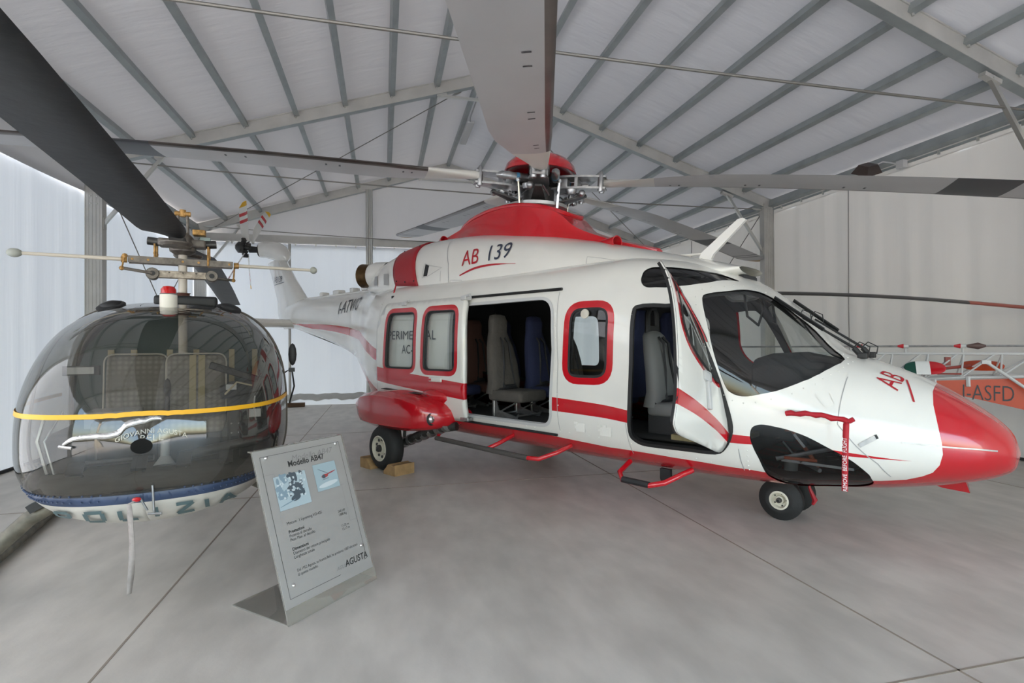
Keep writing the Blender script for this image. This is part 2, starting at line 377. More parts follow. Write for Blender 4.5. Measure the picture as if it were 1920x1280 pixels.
# outlines on the skins as (station, angle)
OL={'windscreen':[(-0.395,0.758),(-0.363,0.826),(-0.256,0.949),(-0.132,1.202),(-0.065,1.279),(0.032,1.255),(0.178,1.243),(0.342,1.241),(0.537,0.98),(0.439,0.527),(0.266,0.28),(0.096,0.166),(-0.021,0.119),(-0.104,0.126),(-0.147,0.172),(-0.226,0.349),(-0.311,0.568)],
'roofwin':[(-0.921,0.76),(-0.935,0.851),(-0.892,0.913),(-0.762,0.957),(-0.6,1.024),(-0.42,1.148),(-0.255,1.214),(-0.405,0.937),(-0.525,0.825),(-0.679,0.742),(-0.846,0.707),(-0.895,0.725)],
'chin':[(0.11,-0.602),(0.09,-0.535),(0.075,-0.378),(0.047,-0.273),(0.032,-0.212),(0.03,-0.157),(0.045,-0.106),(0.081,-0.077),(0.127,-0.063),(0.213,-0.06),(0.296,-0.062),(0.403,-0.083),(0.506,-0.133),(0.605,-0.194),(0.676,-0.266),(0.732,-0.376),(0.746,-0.465)],
'nosered':[(1.073,0.978),(1.088,0.659),(1.122,0.33),(1.143,0.112),(1.148,-0.041),(1.129,-0.203),(1.089,-0.336),(1.03,-0.413),(0.939,-0.487)],
'pdoor':[(-0.925,0.5),(-0.933,0.152),(-0.953,-0.184),(-0.968,-0.385),(-0.936,-0.449),(-0.817,-0.472),(-0.462,-0.428),(-0.246,-0.387),(-0.164,-0.314),(-0.111,-0.201),(-0.107,-0.097),(-0.16,0.091),(-0.231,0.268),(-0.323,0.434),(-0.432,0.6),(-0.557,0.709),(-0.609,0.62),(-0.753,0.589),(-0.884,0.561)],
'boom_top':[(-10.28,-0.82),(-8.613,-0.236),(-7.698,-0.005),(-6.823,0.159),(-6.074,0.274),(-4.918,0.146)],
'boom_bot':[(-10.277,-0.762),(-8.685,-0.532),(-7.723,-0.292),(-6.825,-0.094),(-6.141,0.088),(-4.935,0.005)],
'stripe_top':[(-1.842,-0.201),(-0.966,-0.235),(-0.099,-0.193),(0.036,-0.177),(0.599,-0.155),(0.844,-0.158),(0.986,-0.163)],
'stripe_bot':[(-1.852,-0.311),(-0.974,-0.323),(-0.112,-0.264),(0.039,-0.241),(0.61,-0.199),(0.843,-0.18),(0.98,-0.171)],
'belly_top':[(-2.959,-0.512),(-2.007,-0.534),(-1.253,-0.575),(-0.628,-0.543),(-0.042,-0.472),(0.766,-0.458)]}
# ---------------------------------------------------------------- the tent hall
XL,XR,XC=-4.62,8.16,1.774; SL=.3165; ZR=6.66   # side fabrics, ridge, roof slope, fabric height at ridge
FR=[-5.2,-.2,4.8,9.8,14.8]
M_FLOOR=bpy.data.materials.new('concrete_floor'); M_FLOOR.use_nodes=True
def _floor():
    N,L=nt(M_FLOOR); b=N['Principled BSDF']; tc=N.new('ShaderNodeTexCoord')
    def noise(sc,det,st=(1,1,1)):
        mp=N.new('ShaderNodeMapping'); mp.inputs['Scale'].default_value=st; L.new(tc.outputs['Object'],mp.inputs[0])
        n=N.new('ShaderNodeTexNoise'); n.inputs['Scale'].default_value=sc; n.inputs['Detail'].default_value=det; L.new(mp.outputs[0],n.inputs[0]); return n
    a=noise(.55,7); c=noise(5,8,(1,.45,1)); e=noise(60,3)
    r=N.new('ShaderNodeValToRGB'); r.color_ramp.elements[0].position=.3; r.color_ramp.elements[0].color=(.46,.415,.365,1); r.color_ramp.elements[1].position=.72; r.color_ramp.elements[1].color=(.585,.54,.485,1); L.new(a.outputs[0],r.inputs[0])
    r2=N.new('ShaderNodeValToRGB'); r2.color_ramp.elements[0].position=.35; r2.color_ramp.elements[0].color=(.88,.88,.88,1); r2.color_ramp.elements[1].position=.65; r2.color_ramp.elements[1].color=(1.08,1.08,1.08,1); L.new(c.outputs[0],r2.inputs[0])
    m=N.new('ShaderNodeMix'); m.data_type='RGBA'; m.blend_type='MULTIPLY'; m.inputs[0].default_value=1; L.new(r.outputs[0],m.inputs[6]); L.new(r2.outputs[0],m.inputs[7]); L.new(m.outputs[2],b.inputs['Base Color'])
    rr=N.new('ShaderNodeMapRange'); rr.inputs[3].default_value=.3; rr.inputs[4].default_value=.55; L.new(a.outputs[0],rr.inputs[0]); L.new(rr.outputs[0],b.inputs['Roughness'])
    bp=N.new('ShaderNodeBump'); bp.inputs['Strength'].default_value=.06; bp.inputs['Distance'].default_value=.01; L.new(e.outputs[0],bp.inputs['Height']); L.new(bp.outputs[0],b.inputs['Normal'])
_floor()
M_JOINT=mat('joint_filler',(.27,.22,.175),.8)
mb=MB(); mb.box((1.77,2,-.1),(40,50,.2)); tag(mb.build('floor',M_FLOOR,smooth=False),'grey polished concrete floor with saw cut joints','floor',kind='structure')
mb=MB(); mb.box((1.77,-60,-.23),(260,240,.2)); tag(mb.build('ground_outside',mat('pale_paving',(.42,.41,.38),.85,var=.1,vscale=.3),smooth=False),'pale paved ground outside the open end of the tent','ground',kind='structure')
for x in (-5.3,-1.33,2.64,6.61):
    mb=MB(); mb.box((x,4.8,.0005),(.012,20,.003)); tag(mb.build('floor_joint',M_JOINT,smooth=False),'thin dark saw cut joint running down the concrete floor','joint',kind='structure')
for y in (-2.03,1.97,5.97,9.97):
    mb=MB(); mb.box((1.77,y,.0005),(12.7,.012,.003)); tag(mb.build('floor_joint',M_JOINT,smooth=False),'thin dark saw cut joint running across the concrete floor','joint',kind='structure')
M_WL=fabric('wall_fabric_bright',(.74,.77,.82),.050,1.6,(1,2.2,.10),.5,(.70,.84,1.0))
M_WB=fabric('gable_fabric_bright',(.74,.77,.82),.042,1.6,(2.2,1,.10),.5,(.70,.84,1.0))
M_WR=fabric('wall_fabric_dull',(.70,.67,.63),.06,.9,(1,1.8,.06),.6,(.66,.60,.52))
M_GB=fabric('gable_fabric_grey',(.60,.60,.61),.016,2.5,(1.5,1,.6),.35,(.50,.55,.62))
M_ROOF=fabric('roof_fabric',(.56,.56,.57),.018,2.2,(.35,2.2,1),.35,(.64,.64,.65))
M_FOLD=fabric('folded_fabric_hem',(.55,.54,.52),.12,6,(1,1,.6),.6,(.5,.5,.5))
def curtain(x0,y0,x1,y1,z0,z1f,name,m,label,seed,amp=.022,nz=9,st=.07):
    rnd=random.Random(seed); L=math.hypot(x1-x0,y1-y0); n=int(L/st); ux,uy=(x1-x0)/L,(y1-y0)/L; ph=[rnd.uniform(0,6.28) for _ in range(8)]; mb=MB(); vs=[]
    for i in range(n+1):
        s=L*i/n; X,Y=x0+ux*s,y0+uy*s; zt=z1f(X,Y)
        for k in range(nz+1):
            t=k/nz; w=amp*(math.sin(s*2.3+ph[0]+t*.7)+.8*math.sin(s*5.1+ph[1]-t*.9)+.5*math.sin(s*11.3+ph[2]+t)+.35*math.sin(s*19+ph[3]))*(1-.75*t)
            vs.append((X-uy*w,Y+ux*w,z0+(zt-z0)*t))
    fs=[(i*(nz+1)+k,(i+1)*(nz+1)+k,(i+1)*(nz+1)+k+1,i*(nz+1)+k+1) for i in range(n) for k in range(nz)]
    mb.add(vs,fs); return tag(mb.build(name,m,ang=180),label,'wall',kind='structure')
EZ=ZR-(XC-XL)*SL   # eave height of fabric
M_WL2=fabric('wall_fabric_light_boost',(.74,.77,.82),.30,1.6,(1,2.2,.10),.5,(.80,.88,1.0))  # translucency raised above the visible wall's to brighten the big helicopter's side
curtain(XL,-.2,XL,4.75,0,lambda x,y:4.12,'wall_left_near',M_WL2,'unseen fabric side wall bay beside the camera, extra translucent to add side light',8)
curtain(XL,4.75,XL,14.9,0,lambda x,y:4.12,'wall_left',M_WL,'bright translucent white fabric side wall on the left',1)
curtain(XR,14.9,XR,-5.2,0,lambda x,y:4.36,'wall_right',M_WR,'dull grey-white hanging fabric side wall on the right',2,.035)
curtain(XL,14.98,XR,14.98,0,lambda x,y:4.24,'wall_back',M_WB,'bright white fabric end wall under the gable beam',3,.018)
def gab(x,y): return ZR-abs(x-XC)*SL-.02
curtain(XL,15.05,XR,15.05,4.2,gab,'wall_gable',M_GB,'grey fabric filling the triangular gable above the end beam',4,.01)
curtain(XL,-5.25,XR,-5.25,4.2,gab,'front_gable_light_blocker',M_GB,'unseen grey gable fabric added above the open front to block light from above',6,.01)  # added out of view to cut the top light on the helicopter nose
# upper side strip (grey lap of the roof sheet over each side wall)
for x,zt,nm in ((XL+.03,EZ-.03,'wall_left_lap'),(XR-.0,EZ-.03,'wall_right_lap')):
    mb=MB(); n=80; vs=[]
    for i in range(n+1):
        y=-5.2+20.1*i/n; sag=(.05+.28*(1-abs(((y+5.2)%5)/2.5-1)**2.5)*.35) if x<0 else .0
        for z in (zt,(4.05 if x<0 else 4.34)-sag*.6): vs.append((x+(.02 if x<0 else 0),y,z))
    mb.add(vs,[(2*i,2*i+1,2*i+3,2*i+2) for i in range(n)]); tag(mb.build(nm,M_GB if x<0 else M_WR),'grey lap of roof sheet hanging over the top of the side wall','wall',kind='structure')
# roof sheets
mb=MB(); vs=[]; fs=[]; ny=200; nx=44
for i in range(ny+1):
    y=-5.2+20.3*i/ny; bay=((y+5.2)%5)/5
    for j in range(nx+1):
        x=XL-.1+(XR-XL+.2)*j/nx; d=abs(x-XC)/.803; pil=.018*abs(math.sin(PI*d))
        vs.append((x,y,ZR-abs(x-XC)*SL+pil*min(1,4*bay*(1-bay)+.1)))
mb.add(vs,[(i*(nx+1)+j,i*(nx+1)+j+1,(i+1)*(nx+1)+j+1,(i+1)*(nx+1)+j) for i in range(ny) for j in range(nx)])
tag(mb.build('ceiling',M_ROOF,ang=50),'pale grey translucent fabric roof sheets sloping from a central ridge','roof',kind='structure')
M_AL=mat('frame_aluminium',(.50,.49,.46),.42,.35,var=.12,vscale=3,bump=.05)
M_GALV=mat('galvanised_purlin',(.34,.37,.37),.45,.45,var=.12,vscale=4)
M_CBL=mat('steel_cable',(.22,.21,.19),.5,.6)
M_ZINC=mat('zinc_bracket',(.55,.55,.52),.35,.8)
th=math.atan(SL)
def zr(x): return ZR-abs(x-XC)*SL
for k,Y in enumerate(FR):
    nm=('front opening','standing beside the camera','nearest overhead','in mid hall','at the end wall')[k]
    for sx,side in ((-1,'left'),(1,'right')):
        X0=XC; X1=XC+sx*6.32
        mb=MB(); a=(X0,Y,zr(X0)-.155); b=(X1,Y,zr(X1)-.155)
        mb.bar(a,b,.10,.20,up=(0,0,1)); 
        d=Vector(b)-Vector(a); d.normalize(); u=Vector((0,1,0)).cross(d)*(1 if sx<0 else -1)
        if u.z<0: u=-u
        for q in (-.098,.098):   # flanges
            mb.bar(Vector(a)+u*q,Vector(b)+u*q,.13,.016,up=(0,0,1))
        mb.m(1); mb.bar(Vector(a)-u*.106,Vector(b)-u*.106,.12,.004,up=(0,0,1))
        tag(mb.build('tent_rafter',[M_AL,M_GALV],smooth=False),'aluminium %s rafter of the tent frame %s'%(side,nm),'rafter',kind='structure')
        # post with grooves and bolts
        px=XC+sx*6.22
        mb=MB(); mb.box((px,Y,2.27),(.22,.12,4.54)); mb.box((px-sx*.115,Y,2.27),(.012,.14,4.5)); mb.box((px+sx*.115,Y,2.27),(.012,.14,4.5))
        for q in (-.07,-.02,.03,.08): mb.box((px+q,Y-.062,2.27),(.006,.006,4.5))
        mb.m(1)
        for z in (4.45,4.33,3.95,3.83):
            for q in (-.045,.045): mb.ball((px+q,Y-.066,z),(.014,.008,.014),8)
        mb.box((px,Y,.01),(.34,.3,.02)); 
        tag(mb.build('tent_post',[M_AL,M_ZINC],smooth=False),'grooved aluminium %s post of the tent frame %s'%(side,nm),'post',kind='structure')
        # knee brace
        a=Vector((XC+sx*6.10,Y,3.53)); b=Vector((XC+sx*5.25,Y,4.68)); mb=MB(); d=(b-a).normalized()
        mb.bar(a,b,.05,.05,up=(0,1,0)); mb.m(1); mb.box(a,(.03,.09,.18)); mb.bar(b-Vector((.13,0,-.04*sx)),b+Vector((.13,0,-.04*sx)),.08,.05)
        mb.tube([a-Vector((0,.05,0)),a+Vector((0,.05,0))],.018,8); mb.tube([b-Vector((0,.05,0)),b+Vector((0,.05,0))],.018,8)
        tag(mb.build('knee_brace',[M_ZINC,M_AL],smooth=False),'short metal knee brace from %s post to rafter, frame %s'%(side,nm),'brace',kind='structure')
    # ridge collar
    mb=MB(); mb.bar((XC-.72,Y,zr(XC-.72)-.30),(XC+.72,Y,zr(XC+.72)-.30),.05,.045); mb.bar((XC-.80,Y,zr(XC-.8)-.285),(XC-.62,Y,zr(XC-.62)-.285),.09,.05); mb.bar((XC+.62,Y,zr(XC+.62)-.285),(XC+.8,Y,zr(XC+.8)-.285),.09,.05)
    tag(mb.build('ridge_collar',[M_ZINC],smooth=False),'short level tie bar under the ridge, frame %s'%nm,'brace',kind='structure')
for k in range(4):
    y0,y1=FR[k]+.05,FR[k+1]-.05
    for i in range(-8,9):
        if abs(i)==8: x=XC+(6.28 if i>0 else -6.28)
        else: x=XC+i*.804
        mb=MB(); sg=0 if i==0 else (-1 if i>0 else 1)
        w,hh=(.085,.11) if abs(i)<8 else (.10,.15)
        ca,sa=math.cos(th*sg),math.sin(th*sg); c=Vector((x,0,zr(x)-.085 if abs(i)<8 else zr(x)-.14))
        ring=[(a*ca-b*sa,a*sa+b*ca) for a,b in ((-w/2,-hh/2),(w/2,-hh/2),(w/2,hh/2),(-w/2,hh/2))]
        mb.loft([[(c.x+a,y,c.z+b) for a,b in ring] for y in (y0,y1)])
        mb.m(1)
        for y in (y0,y1): mb.tube([(c.x,y+(.02 if y==y0 else -.02),c.z-hh/2-.03),(c.x,y+(.02 if y==y0 else -.02),c.z-hh/2)],.014,8)
        lab='galvanised eave beam along the top of the side wall' if abs(i)==8 else ('galvanised purlin along the ridge' if i==0 else 'galvanised purlin under the roof sheet')
        tag(mb.build('roof_purlin' if abs(i)<8 else 'eave_beam',[M_GALV,M_ZINC],smooth=False),lab,'purlin',kind='structure')
    for sx in (-1,1):   # keder track and clips
        x=XC+sx*6.34; mb=MB(); z=4.42 if sx>0 else 4.45
        mb.bar((x,y0,z),(x,y1,z),.03,.03); mb.m(1)
        for q in range(9): mb.box((x-sx*.03,y0+.3+q*.54,z-.03),(.02,.03,.06))
        tag(mb.build('curtain_rail',[M_GALV,M_ZINC],smooth=False),'thin metal curtain rail with clips along the eave','rail',kind='structure')
# gable columns and beam
for x in (-.35,3.9):
    zt=zr(x)-.26; mb=MB()
    for q in (-.05,.05): mb.tube([(x+q,14.72,0),(x+q,14.72,zt)],.042,10)
    mb.box((x,14.74,zt/2),(.10,.05,zt)); tag(mb.build('gable_column',[M_ZINC]),'ribbed metal column standing in front of the end wall, %s'%('left one' if x<0 else 'right one behind the big helicopter'),'column',kind='structure')
mb=MB(); mb.box((XC,14.78,4.33),(12.2,.10,.17)); mb.box((XC,14.76,4.235),(12.2,.13,.02)); mb.m(1)
for q in range(25): mb.box((-4.2+q*.5,14.72,4.19),(.03,.03,.06))
tag(mb.build('gable_beam',[M_AL,M_ZINC],smooth=False),'horizontal aluminium beam across the end wall','beam',kind='structure')
mb=MB(); mb.tube([(-2.34,14.7,.09),(-2.34,14.7,4.2)],.035,10); tag(mb.build('wall_pole',[M_AL]),'thin vertical pole holding the end wall fabric, standing on a timber block','pole',kind='structure')
mb=MB(); mb.box((-2.25,14.6,.055),(.56,.16,.10),bev=.008); tag(mb.build('timber_block',mat('dark_timber',(.10,.055,.03),.8,bump=.3)),'dark brown timber block under the thin pole at the end wall','block')
mb=MB(); vs=[]
for i in range(120):
    x=-4.4+12.3*i/119; w=.02*math.sin(i*.9)+.015*math.sin(i*2.1)
    vs+= [(x,14.93+w*.4,.30+w*.6),(x,14.88+w,.22),(x,14.86+w,.14+w)]
mb.add(vs,[(3*i+k,3*i+3+k,3*i+4+k,3*i+1+k) for i in range(119) for k in (0,1)]); tag(mb.build('wall_back_hem',M_FOLD),'rumpled beige hem of the end wall fabric on the floor','wall',kind='structure')
# wall skirt dark line
for x,n in ((XL+.03,'baseboard_left'),(XR-.03,'baseboard_right')):
    mb=MB(); mb.box((x,4.8,.02),(.03,20,.035)); tag(mb.build(n,M_DARK,smooth=False),'dark rubber foot strip of the side wall','trim',kind='structure')
for y in (-2.1,2.88,7.88,12.9):
    mb=MB(); mb.tube([(XR-.02,y,.02),(XR-.03,y+.01,2.2),(XR-.02,y,4.34)],.008,6); tag(mb.build('wall_seam',mat('seam_grey',(.30,.28,.27),.8)),'thin vertical seam in the right side wall fabric','seam',kind='structure')
# cables
def cable(a,b,r,sag,label,fit=True):
    a,b=Vector(a),Vector(b); n=14; pts=[a.lerp(b,i/n)-Vector((0,0,4*sag*(i/n)*(1-i/n))) for i in range(n+1)]
    mb=MB(); mb.tube(pts,r,8)
    if fit:
        mb.m(1)
        d=(b-a).normalized()
        for p,q in ((a,d),(b,-d)): mb.tube([p,p+q*.06,p+q*.12,p+q*.25],[.012,.03,.03,.014],8)
    return tag(mb.build('tension_cable',[M_CBL,M_ZINC]),label,'cable',kind='structure')
cable((XC-6.1,4.8,4.40),(XC+6.1,4.8,4.37),.016,.06,'thick steel tie cable spanning the tent overhead at the nearest frame')
cable((XC-6.1,9.8,4.55),(XC+6.1,9.8,4.42),.012,.10,'steel tie cable spanning the tent at the middle frame',)
cable((XC-6.1,14.6,4.55),(XC+6.1,14.6,4.42),.010,.12,'steel tie cable spanning the tent at the end frame')
for k in (2,3):
    y0,y1=FR[k],FR[k+1]
    if k==3:
        for sx in (-1,1):
            cable((XC+sx*.3,y0+.1,zr(XC)-.32),(XC+sx*6.0,y1-.1,zr(XC+6)-.30),.009,0,'thin diagonal roof brace cable from ridge to %s eave in the far bay'%('left' if sx<0 else 'right'))
for sx in (-1,1):
    x=XC+sx*6.16
    cable((x,9.9,4.35),(x,14.7,.3),.009,0,'thin diagonal wall brace cable dropping toward the end wall, %s side'%('left' if sx<0 else 'right'),False)
    cable((x,14.7,4.35),(x,9.9,.3),.009,0,'thin diagonal wall brace cable rising toward the end wall, %s side'%('left' if sx<0 else 'right'),False)
# floodlight under the right eave, fluorescent lamp on the ridge
fl=tag(empty('floodlight',(7.66,7.05,4.37)),'small dark floodlight clamped under the right eave beam','lamp')
mb=MB(); mb.loft([[(-.16,-.15,-.06),(.16,-.15,-.06),(.16,.15,-.06),(-.16,.15,-.06)] if z==0 else [(-.10,-.09,.08),(.10,-.09,.08),(.10,.09,.08),(-.10,.09,.08)] for z,o in ((0,0),(1,0))]); mb.build('housing',mat('brown_housing',(.05,.035,.03),.5),fl,smooth=False,rot=(.5,-.3,0))
mb=MB(); mb.box((0,0,-.062),(.27,.25,.01)); mb.build('lamp_glass',mat('lamp_glass',(.6,.65,.62),.15),fl,smooth=False,rot=(.5,-.3,0))
mb=MB(); mb.tube([(.05,0,.03),(.18,-.12,.10),(.30,-.28,.02)],.012,8); mb.box((.32,-.32,.0),(.09,.12,.12)); mb.build('bracket',M_LIGHTGREY,fl)
tl=tag(empty('tube_lamp',(XC+.12,12.2,zr(XC)-.20)),'white fluorescent tube lamp hanging along the ridge purlin','lamp')
mb=MB(); mb.box((0,0,0),(.16,1.3,.06),bev=.02); mb.build('lamp_cover',M_LIGHTGREY,tl)
mb=MB(); mb.tube([(-.02,-.66,.0),(-.04,-.8,.03),(-.04,-2.3,.05)],.015,8); mb.build('power_cord',M_GREY,tl)
# ---------------------------------------------------------------- the big red and white helicopter
SB,SCW=Surf(BODY),Surf(COWL)
HO=(3.558,4.125,0); HD=math.radians(-57.5)
H=tag(empty('helicopter',HO,HD),'big red and white twin-engine helicopter with open side doors and five rotor blades','helicopter')
WS=spline([(x,p if not (0<x<.4 and p>1.2) else p+.06) for x,p in OL['windscreen']],3)
RW=rpoly(OL['roofwin'],.03,3); CHN=OL['chin']
CHN=spline([(.74,-.62),(.62,-.80),(.40,-.90),(.22,-.85)]+CHN,3)
PD=spline(OL['pdoor'],3)
SDO=XZ(SB,rpoly([(-3.42,.73),(-1.86,.73),(-1.80,1.5),(-1.83,2.03),(-3.42,2.03)],[.05,.16,.02,.2,.05],6))
def win(P,r): 
    o=rpoly(P,r,6); return o
W3o=win([(-1.70,1.17),(-1.12,1.18),(-1.10,1.96),(-1.66,1.97)],.20); W3i=offs(W3o,.065); W3g=offs(W3o,.088)
W1o=win([(-4.74,1.20),(-3.97,1.195),(-3.95,2.02),(-4.66,2.03)],.16); W2o=win([(-3.885,1.19),(-3.16,1.19),(-3.15,2.01),(-3.84,2.02)],.16)
W1i,W2i,W1g,W2g=offs(W1o,.055),offs(W2o,.055),offs(W1o,.075),offs(W2o,.075)
DWo=rpoly([(-.875,1.975),(-.875,1.50),(-.77,1.33),(-.55,1.22),(-.31,1.165),(-.20,1.20),(-.20,1.34),(-.44,1.88),(-.55,1.99)],[.05,.1,.1,.1,.05,.04,.05,.06,.04],4)
DWi=offs(DWo,.05)
S_=lambda P:XZ(SB,P); Pm=lambda P:mir(XZ(SB,P))
NRL=OL['nosered']; NRL=[(1.073,1.5708)]+NRL+[(.80,-.52),(.4,-.54),(-.04,-.50),(-.63,-.55),(-1.25,-.58),(-2.0,-.545),(-2.96,-.52),(-4.0,-.50),(-4.98,-.363),(-5.81,-.313),(-6.3,-.42),(-6.9,-1.0),(-7.3,-1.5708)]
NRL=[(1.075,1.5708)]+[p for p in NRL[1:]]
REDP=NRL+[(1.6,-1.5708),(1.6,1.5708)]
STR=[(-4.92,-.035),(-3.14,-.13),(-1.84,-.195),(-.966,-.225),(-.10,-.193),(.036,-.177),(.6,-.155),(.99,-.166),(.6,-.198),(.039,-.241),(-.112,-.264),(-.974,-.323),(-1.85,-.311),(-3.14,-.275),(-4.95,-.20)]
BMS=[(-9.95,-.55),(-8.7,-.24),(-7.7,-.005),(-6.823,.159),(-6.074,.274),(-4.918,.146),(-4.935,.005),(-6.141,.088),(-6.825,-.094),(-7.72,-.28),(-8.685,-.50)]
BMS=spline(BMS[:5],3,False)[:-1]+BMS[4:]
def reflect(P): return [(x,PI-p if p>=0 else -PI-p) for x,p in P]
closed=[WS,RW,CHN,PD,SDO,S_(W3o),S_(W3i),S_(W3g)]
W4o=win([(-3.51,1.20),(-2.74,1.195),(-2.74,2.02),(-3.46,2.03)],.16); W5o=win([(-2.655,1.19),(-1.93,1.19),(-1.92,2.01),(-2.63,2.02)],.16); W4i,W5i=offs(W4o,.055),offs(W5o,.055)
portw=[mir(WS),mir(RW),mir(CHN),Pm(DWo),Pm(DWi),Pm(W3o),Pm(W3i),Pm(W4o),Pm(W4i),Pm(W5o),Pm(W5i)]
closed+=portw+[STR,BMS]
lines=[dens(NRL,.08,False),dens(mir(NRL),.08,False)]
def cls(x,p):
    f=lambda P: inpoly(x,p,P)
    if f(PD) or f(SDO): return None
    for k,P in (('windscreen',WS),('roof_window',RW),('chin_window',CHN)):
        if f(P): return (k,0)
        if f(mirs[k]): return (k+'_port',0)
    if f(w3g): return ('cabin_window',0)
    if f(w3i): return ('shell',2)
    if f(w3o): return ('shell',1)
    for k,(o,i) in enumerate(pw):
        if f(i): return ('port%d'%k,0)
        if f(o): return ('shell',1)
    if f(STR) or f(BMS): return ('shell',1)
    q=p if p<=PI/2 else PI-p
    if inpoly(x,q,REDP): return ('shell',1)
    return ('shell',0)
mirs={'windscreen':mir(WS),'roof_window':mir(RW),'chin_window':mir(CHN)}; w3g,w3i,w3o=S_(W3g),S_(W3i),S_(W3o)
pw=[(Pm(DWo),Pm(DWi)),(Pm(W3o),Pm(W3i)),(Pm(W4o),Pm(W4i)),(Pm(W5o),Pm(W5i))]
xs=[1.535,1.533,1.528,1.52,1.505,1.485,1.46,1.43,1.39,1.34,1.28]
while xs[-1]>-10.22: xs.append(xs[-1]-.07)
xs.append(-10.3)
V,G=skin(SB,xs,108,closed,lines,cls)
fus=skin_mesh(SB,V,G['shell'],0,'fuselage',[M_WHITE,M_RED,M_BLACK],H)
for k,nm,m in (('windscreen','windscreen',M_GL),('windscreen_port','windscreen',M_GL),('roof_window','roof_window',M_GLD),('roof_window_port','roof_window',M_GLD),('chin_window','chin_window',M_GLC),('chin_window_port','chin_window',M_GLC),('cabin_window','cabin_window',M_GL),('port0','cabin_window',M_GL),('port1','cabin_window',M_GL),('port2','cabin_window',M_GL),('port3','cabin_window',M_GL)):
    skin_mesh(SB,V,G[k],-.008,nm,m,H)
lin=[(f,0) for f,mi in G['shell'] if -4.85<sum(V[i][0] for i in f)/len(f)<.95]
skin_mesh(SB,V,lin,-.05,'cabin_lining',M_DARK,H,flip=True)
rim(SB,SDO,.004,-.055,'door_sill',M_LIGHTGREY,H); rim(SB,PD,.004,-.055,'door_sill',M_BLACK,H)
mb=MB(); ribbon(mb,SB,[(SDO+SDO[:1])[i] for i in range(len(SDO)+1)],.035,.004); mb.build('door_surround',M_LIGHTGREY,H)
mb=MB(); ribbon(mb,SB,PD+PD[:1],.035,.004); mb.build('door_surround',M_BLACK,H)
# cabin inside: floor, bulkhead, ceiling console
mb=MB(); fx=[-4.8+.2*i for i in range(25)]; fy=[max(.05,SB.row(x)[2]*(1-((SB.row(x)[3]-.70)/(SB.row(x)[3]-SB.row(x)[0]))**SB.row(x)[5])**(1/SB.row(x)[5])-.05) for x in fx]
mb.add([(x,y*s_,z) for z in (.68,.72) for x,y in zip(fx,fy) for s_ in (-1,1)],[(2*i+o,2*i+1+o,2*i+3+o,2*i+2+o) for o in (0,50) for i in range(24)]); mb.build('cabin_floor',M_FLOOR_IN,H,smooth=False)
mb=MB(); mb.box((-4.82,0,1.4),(.04,2.0,1.7)); mb.build('rear_bulkhead',M_DARK,H,smooth=False)
# seams and small marks on the skin
mb=MB()
for P in ([(-5.02,-.1),(-5.02,.95)],[(.60,.62),(.595,.45),(.578,.09),(.69,-.09),(.80,-.24),(.86,-.42)],[(.95,1.28),(1.2,1.2),(1.42,1.15)],[(-1.77,.66),(-1.74,.1),(-1.77,-.48)],[(-.06,-.3),(-.06,-.52)],[(-1.0,-.33),(-1.0,-.6)]): ribbon(mb,SB,P,.006,.002)
each(mb,'panel_seam',M_GREY,H)
rng=random.Random(3)
mb=MB()
def rivets(P,st=.07):
    for q in dens(P,st,False):
        p=Vector(SB.P(*q)); n=Vector(SB.N(*q)); mb.ball(p+n*.001,(.006,.006,.006),6)
for P in (offs(WS,-.05),): rivets(P[::2],.09)
rivets([(-1.78,.5),(-1.74,-.45)],.09); rivets([(-5.05,.8),(-5.05,-.2)],.12); rivets([(-.3,-.5),(-2.9,-.48)],.11); rivets([(.0,-.3),(-.02,-.5)],.05)
tag(mb.build('rivet_row',M_WHITE,H),kind='stuff')
mb=MB()
for x in (-1.55,-1.28,-1.22):
    for z in (.80,.76): p=SB.P(x,SB.side(x,z)); mb.box((p[0],p[1]-.004,p[2]),(.035,.012,.022))
for x,z,w,h in ((-1.5,.78,.10,.12),(-1.22,.77,.12,.12)): p=SB.P(x,SB.side(x,z)); mb.box((p[0],p[1],p[2]),(w,.01,h))
each(mb,'access_panel',M_WHITE,H,smooth=False)
mb=MB(); wrap_text(mb,SB,'I-ATWO',-7.42,2.13,.33,.03,sx=.80,shear=-.12); mb.build('registration_lettering',M_TXT,H); mb=MB(); wrap_text(mb,SB,'EXPERIMENTAL',-4.94,1.64,.165,-.01,sx=1.13); mb.build('warning_lettering',M_TXT,H); mb=MB(); wrap_text(mb,SB,'AC-12',-4.38,1.45,.165,-.01,sx=.88)
mb.build('warning_lettering',M_TXT,H)
# AB on the nose top and its stroke
mb=MB(); ph0=.80
V2,F2=text('AB',.20,sx=.8)
for a,b in V2:
    pass
o=[]
for a,b in V2:
    X=.89-b*1.0+a*.12; p=.66+a*1.9+b*.1; q=SB.P(X,p); n=SB.N(X,p); o.append(tuple(u+w*.004 for u,w in zip(q,n)))
mb.add([(v) for v in o],[tuple(reversed(f)) for f in F2]); ribbon(mb,SB,[(.92,1.0),(.985,.58)],.014,.004); mb.build('nose_lettering',M_TXTR,H)
# rails
mb=MB(); 
def side_tube(mb,x0,x1,z0,z1,r,off,n=14): mb.tube([tuple(Vector(SB.P(x,SB.side(x,z)))+Vector(SB.N(x,SB.side(x,z)))*off) for x,z in [(x0+(x1-x0)*i/n,z0+(z1-z0)*i/n) for i in range(n+1)]],r,6)
side_tube(mb,-4.60,-1.74,2.115,2.10,.016,.012); side_tube(mb,-3.27,-1.82,.665,.655,.014,.012); each(mb,'door_rail',M_BLACK,H)
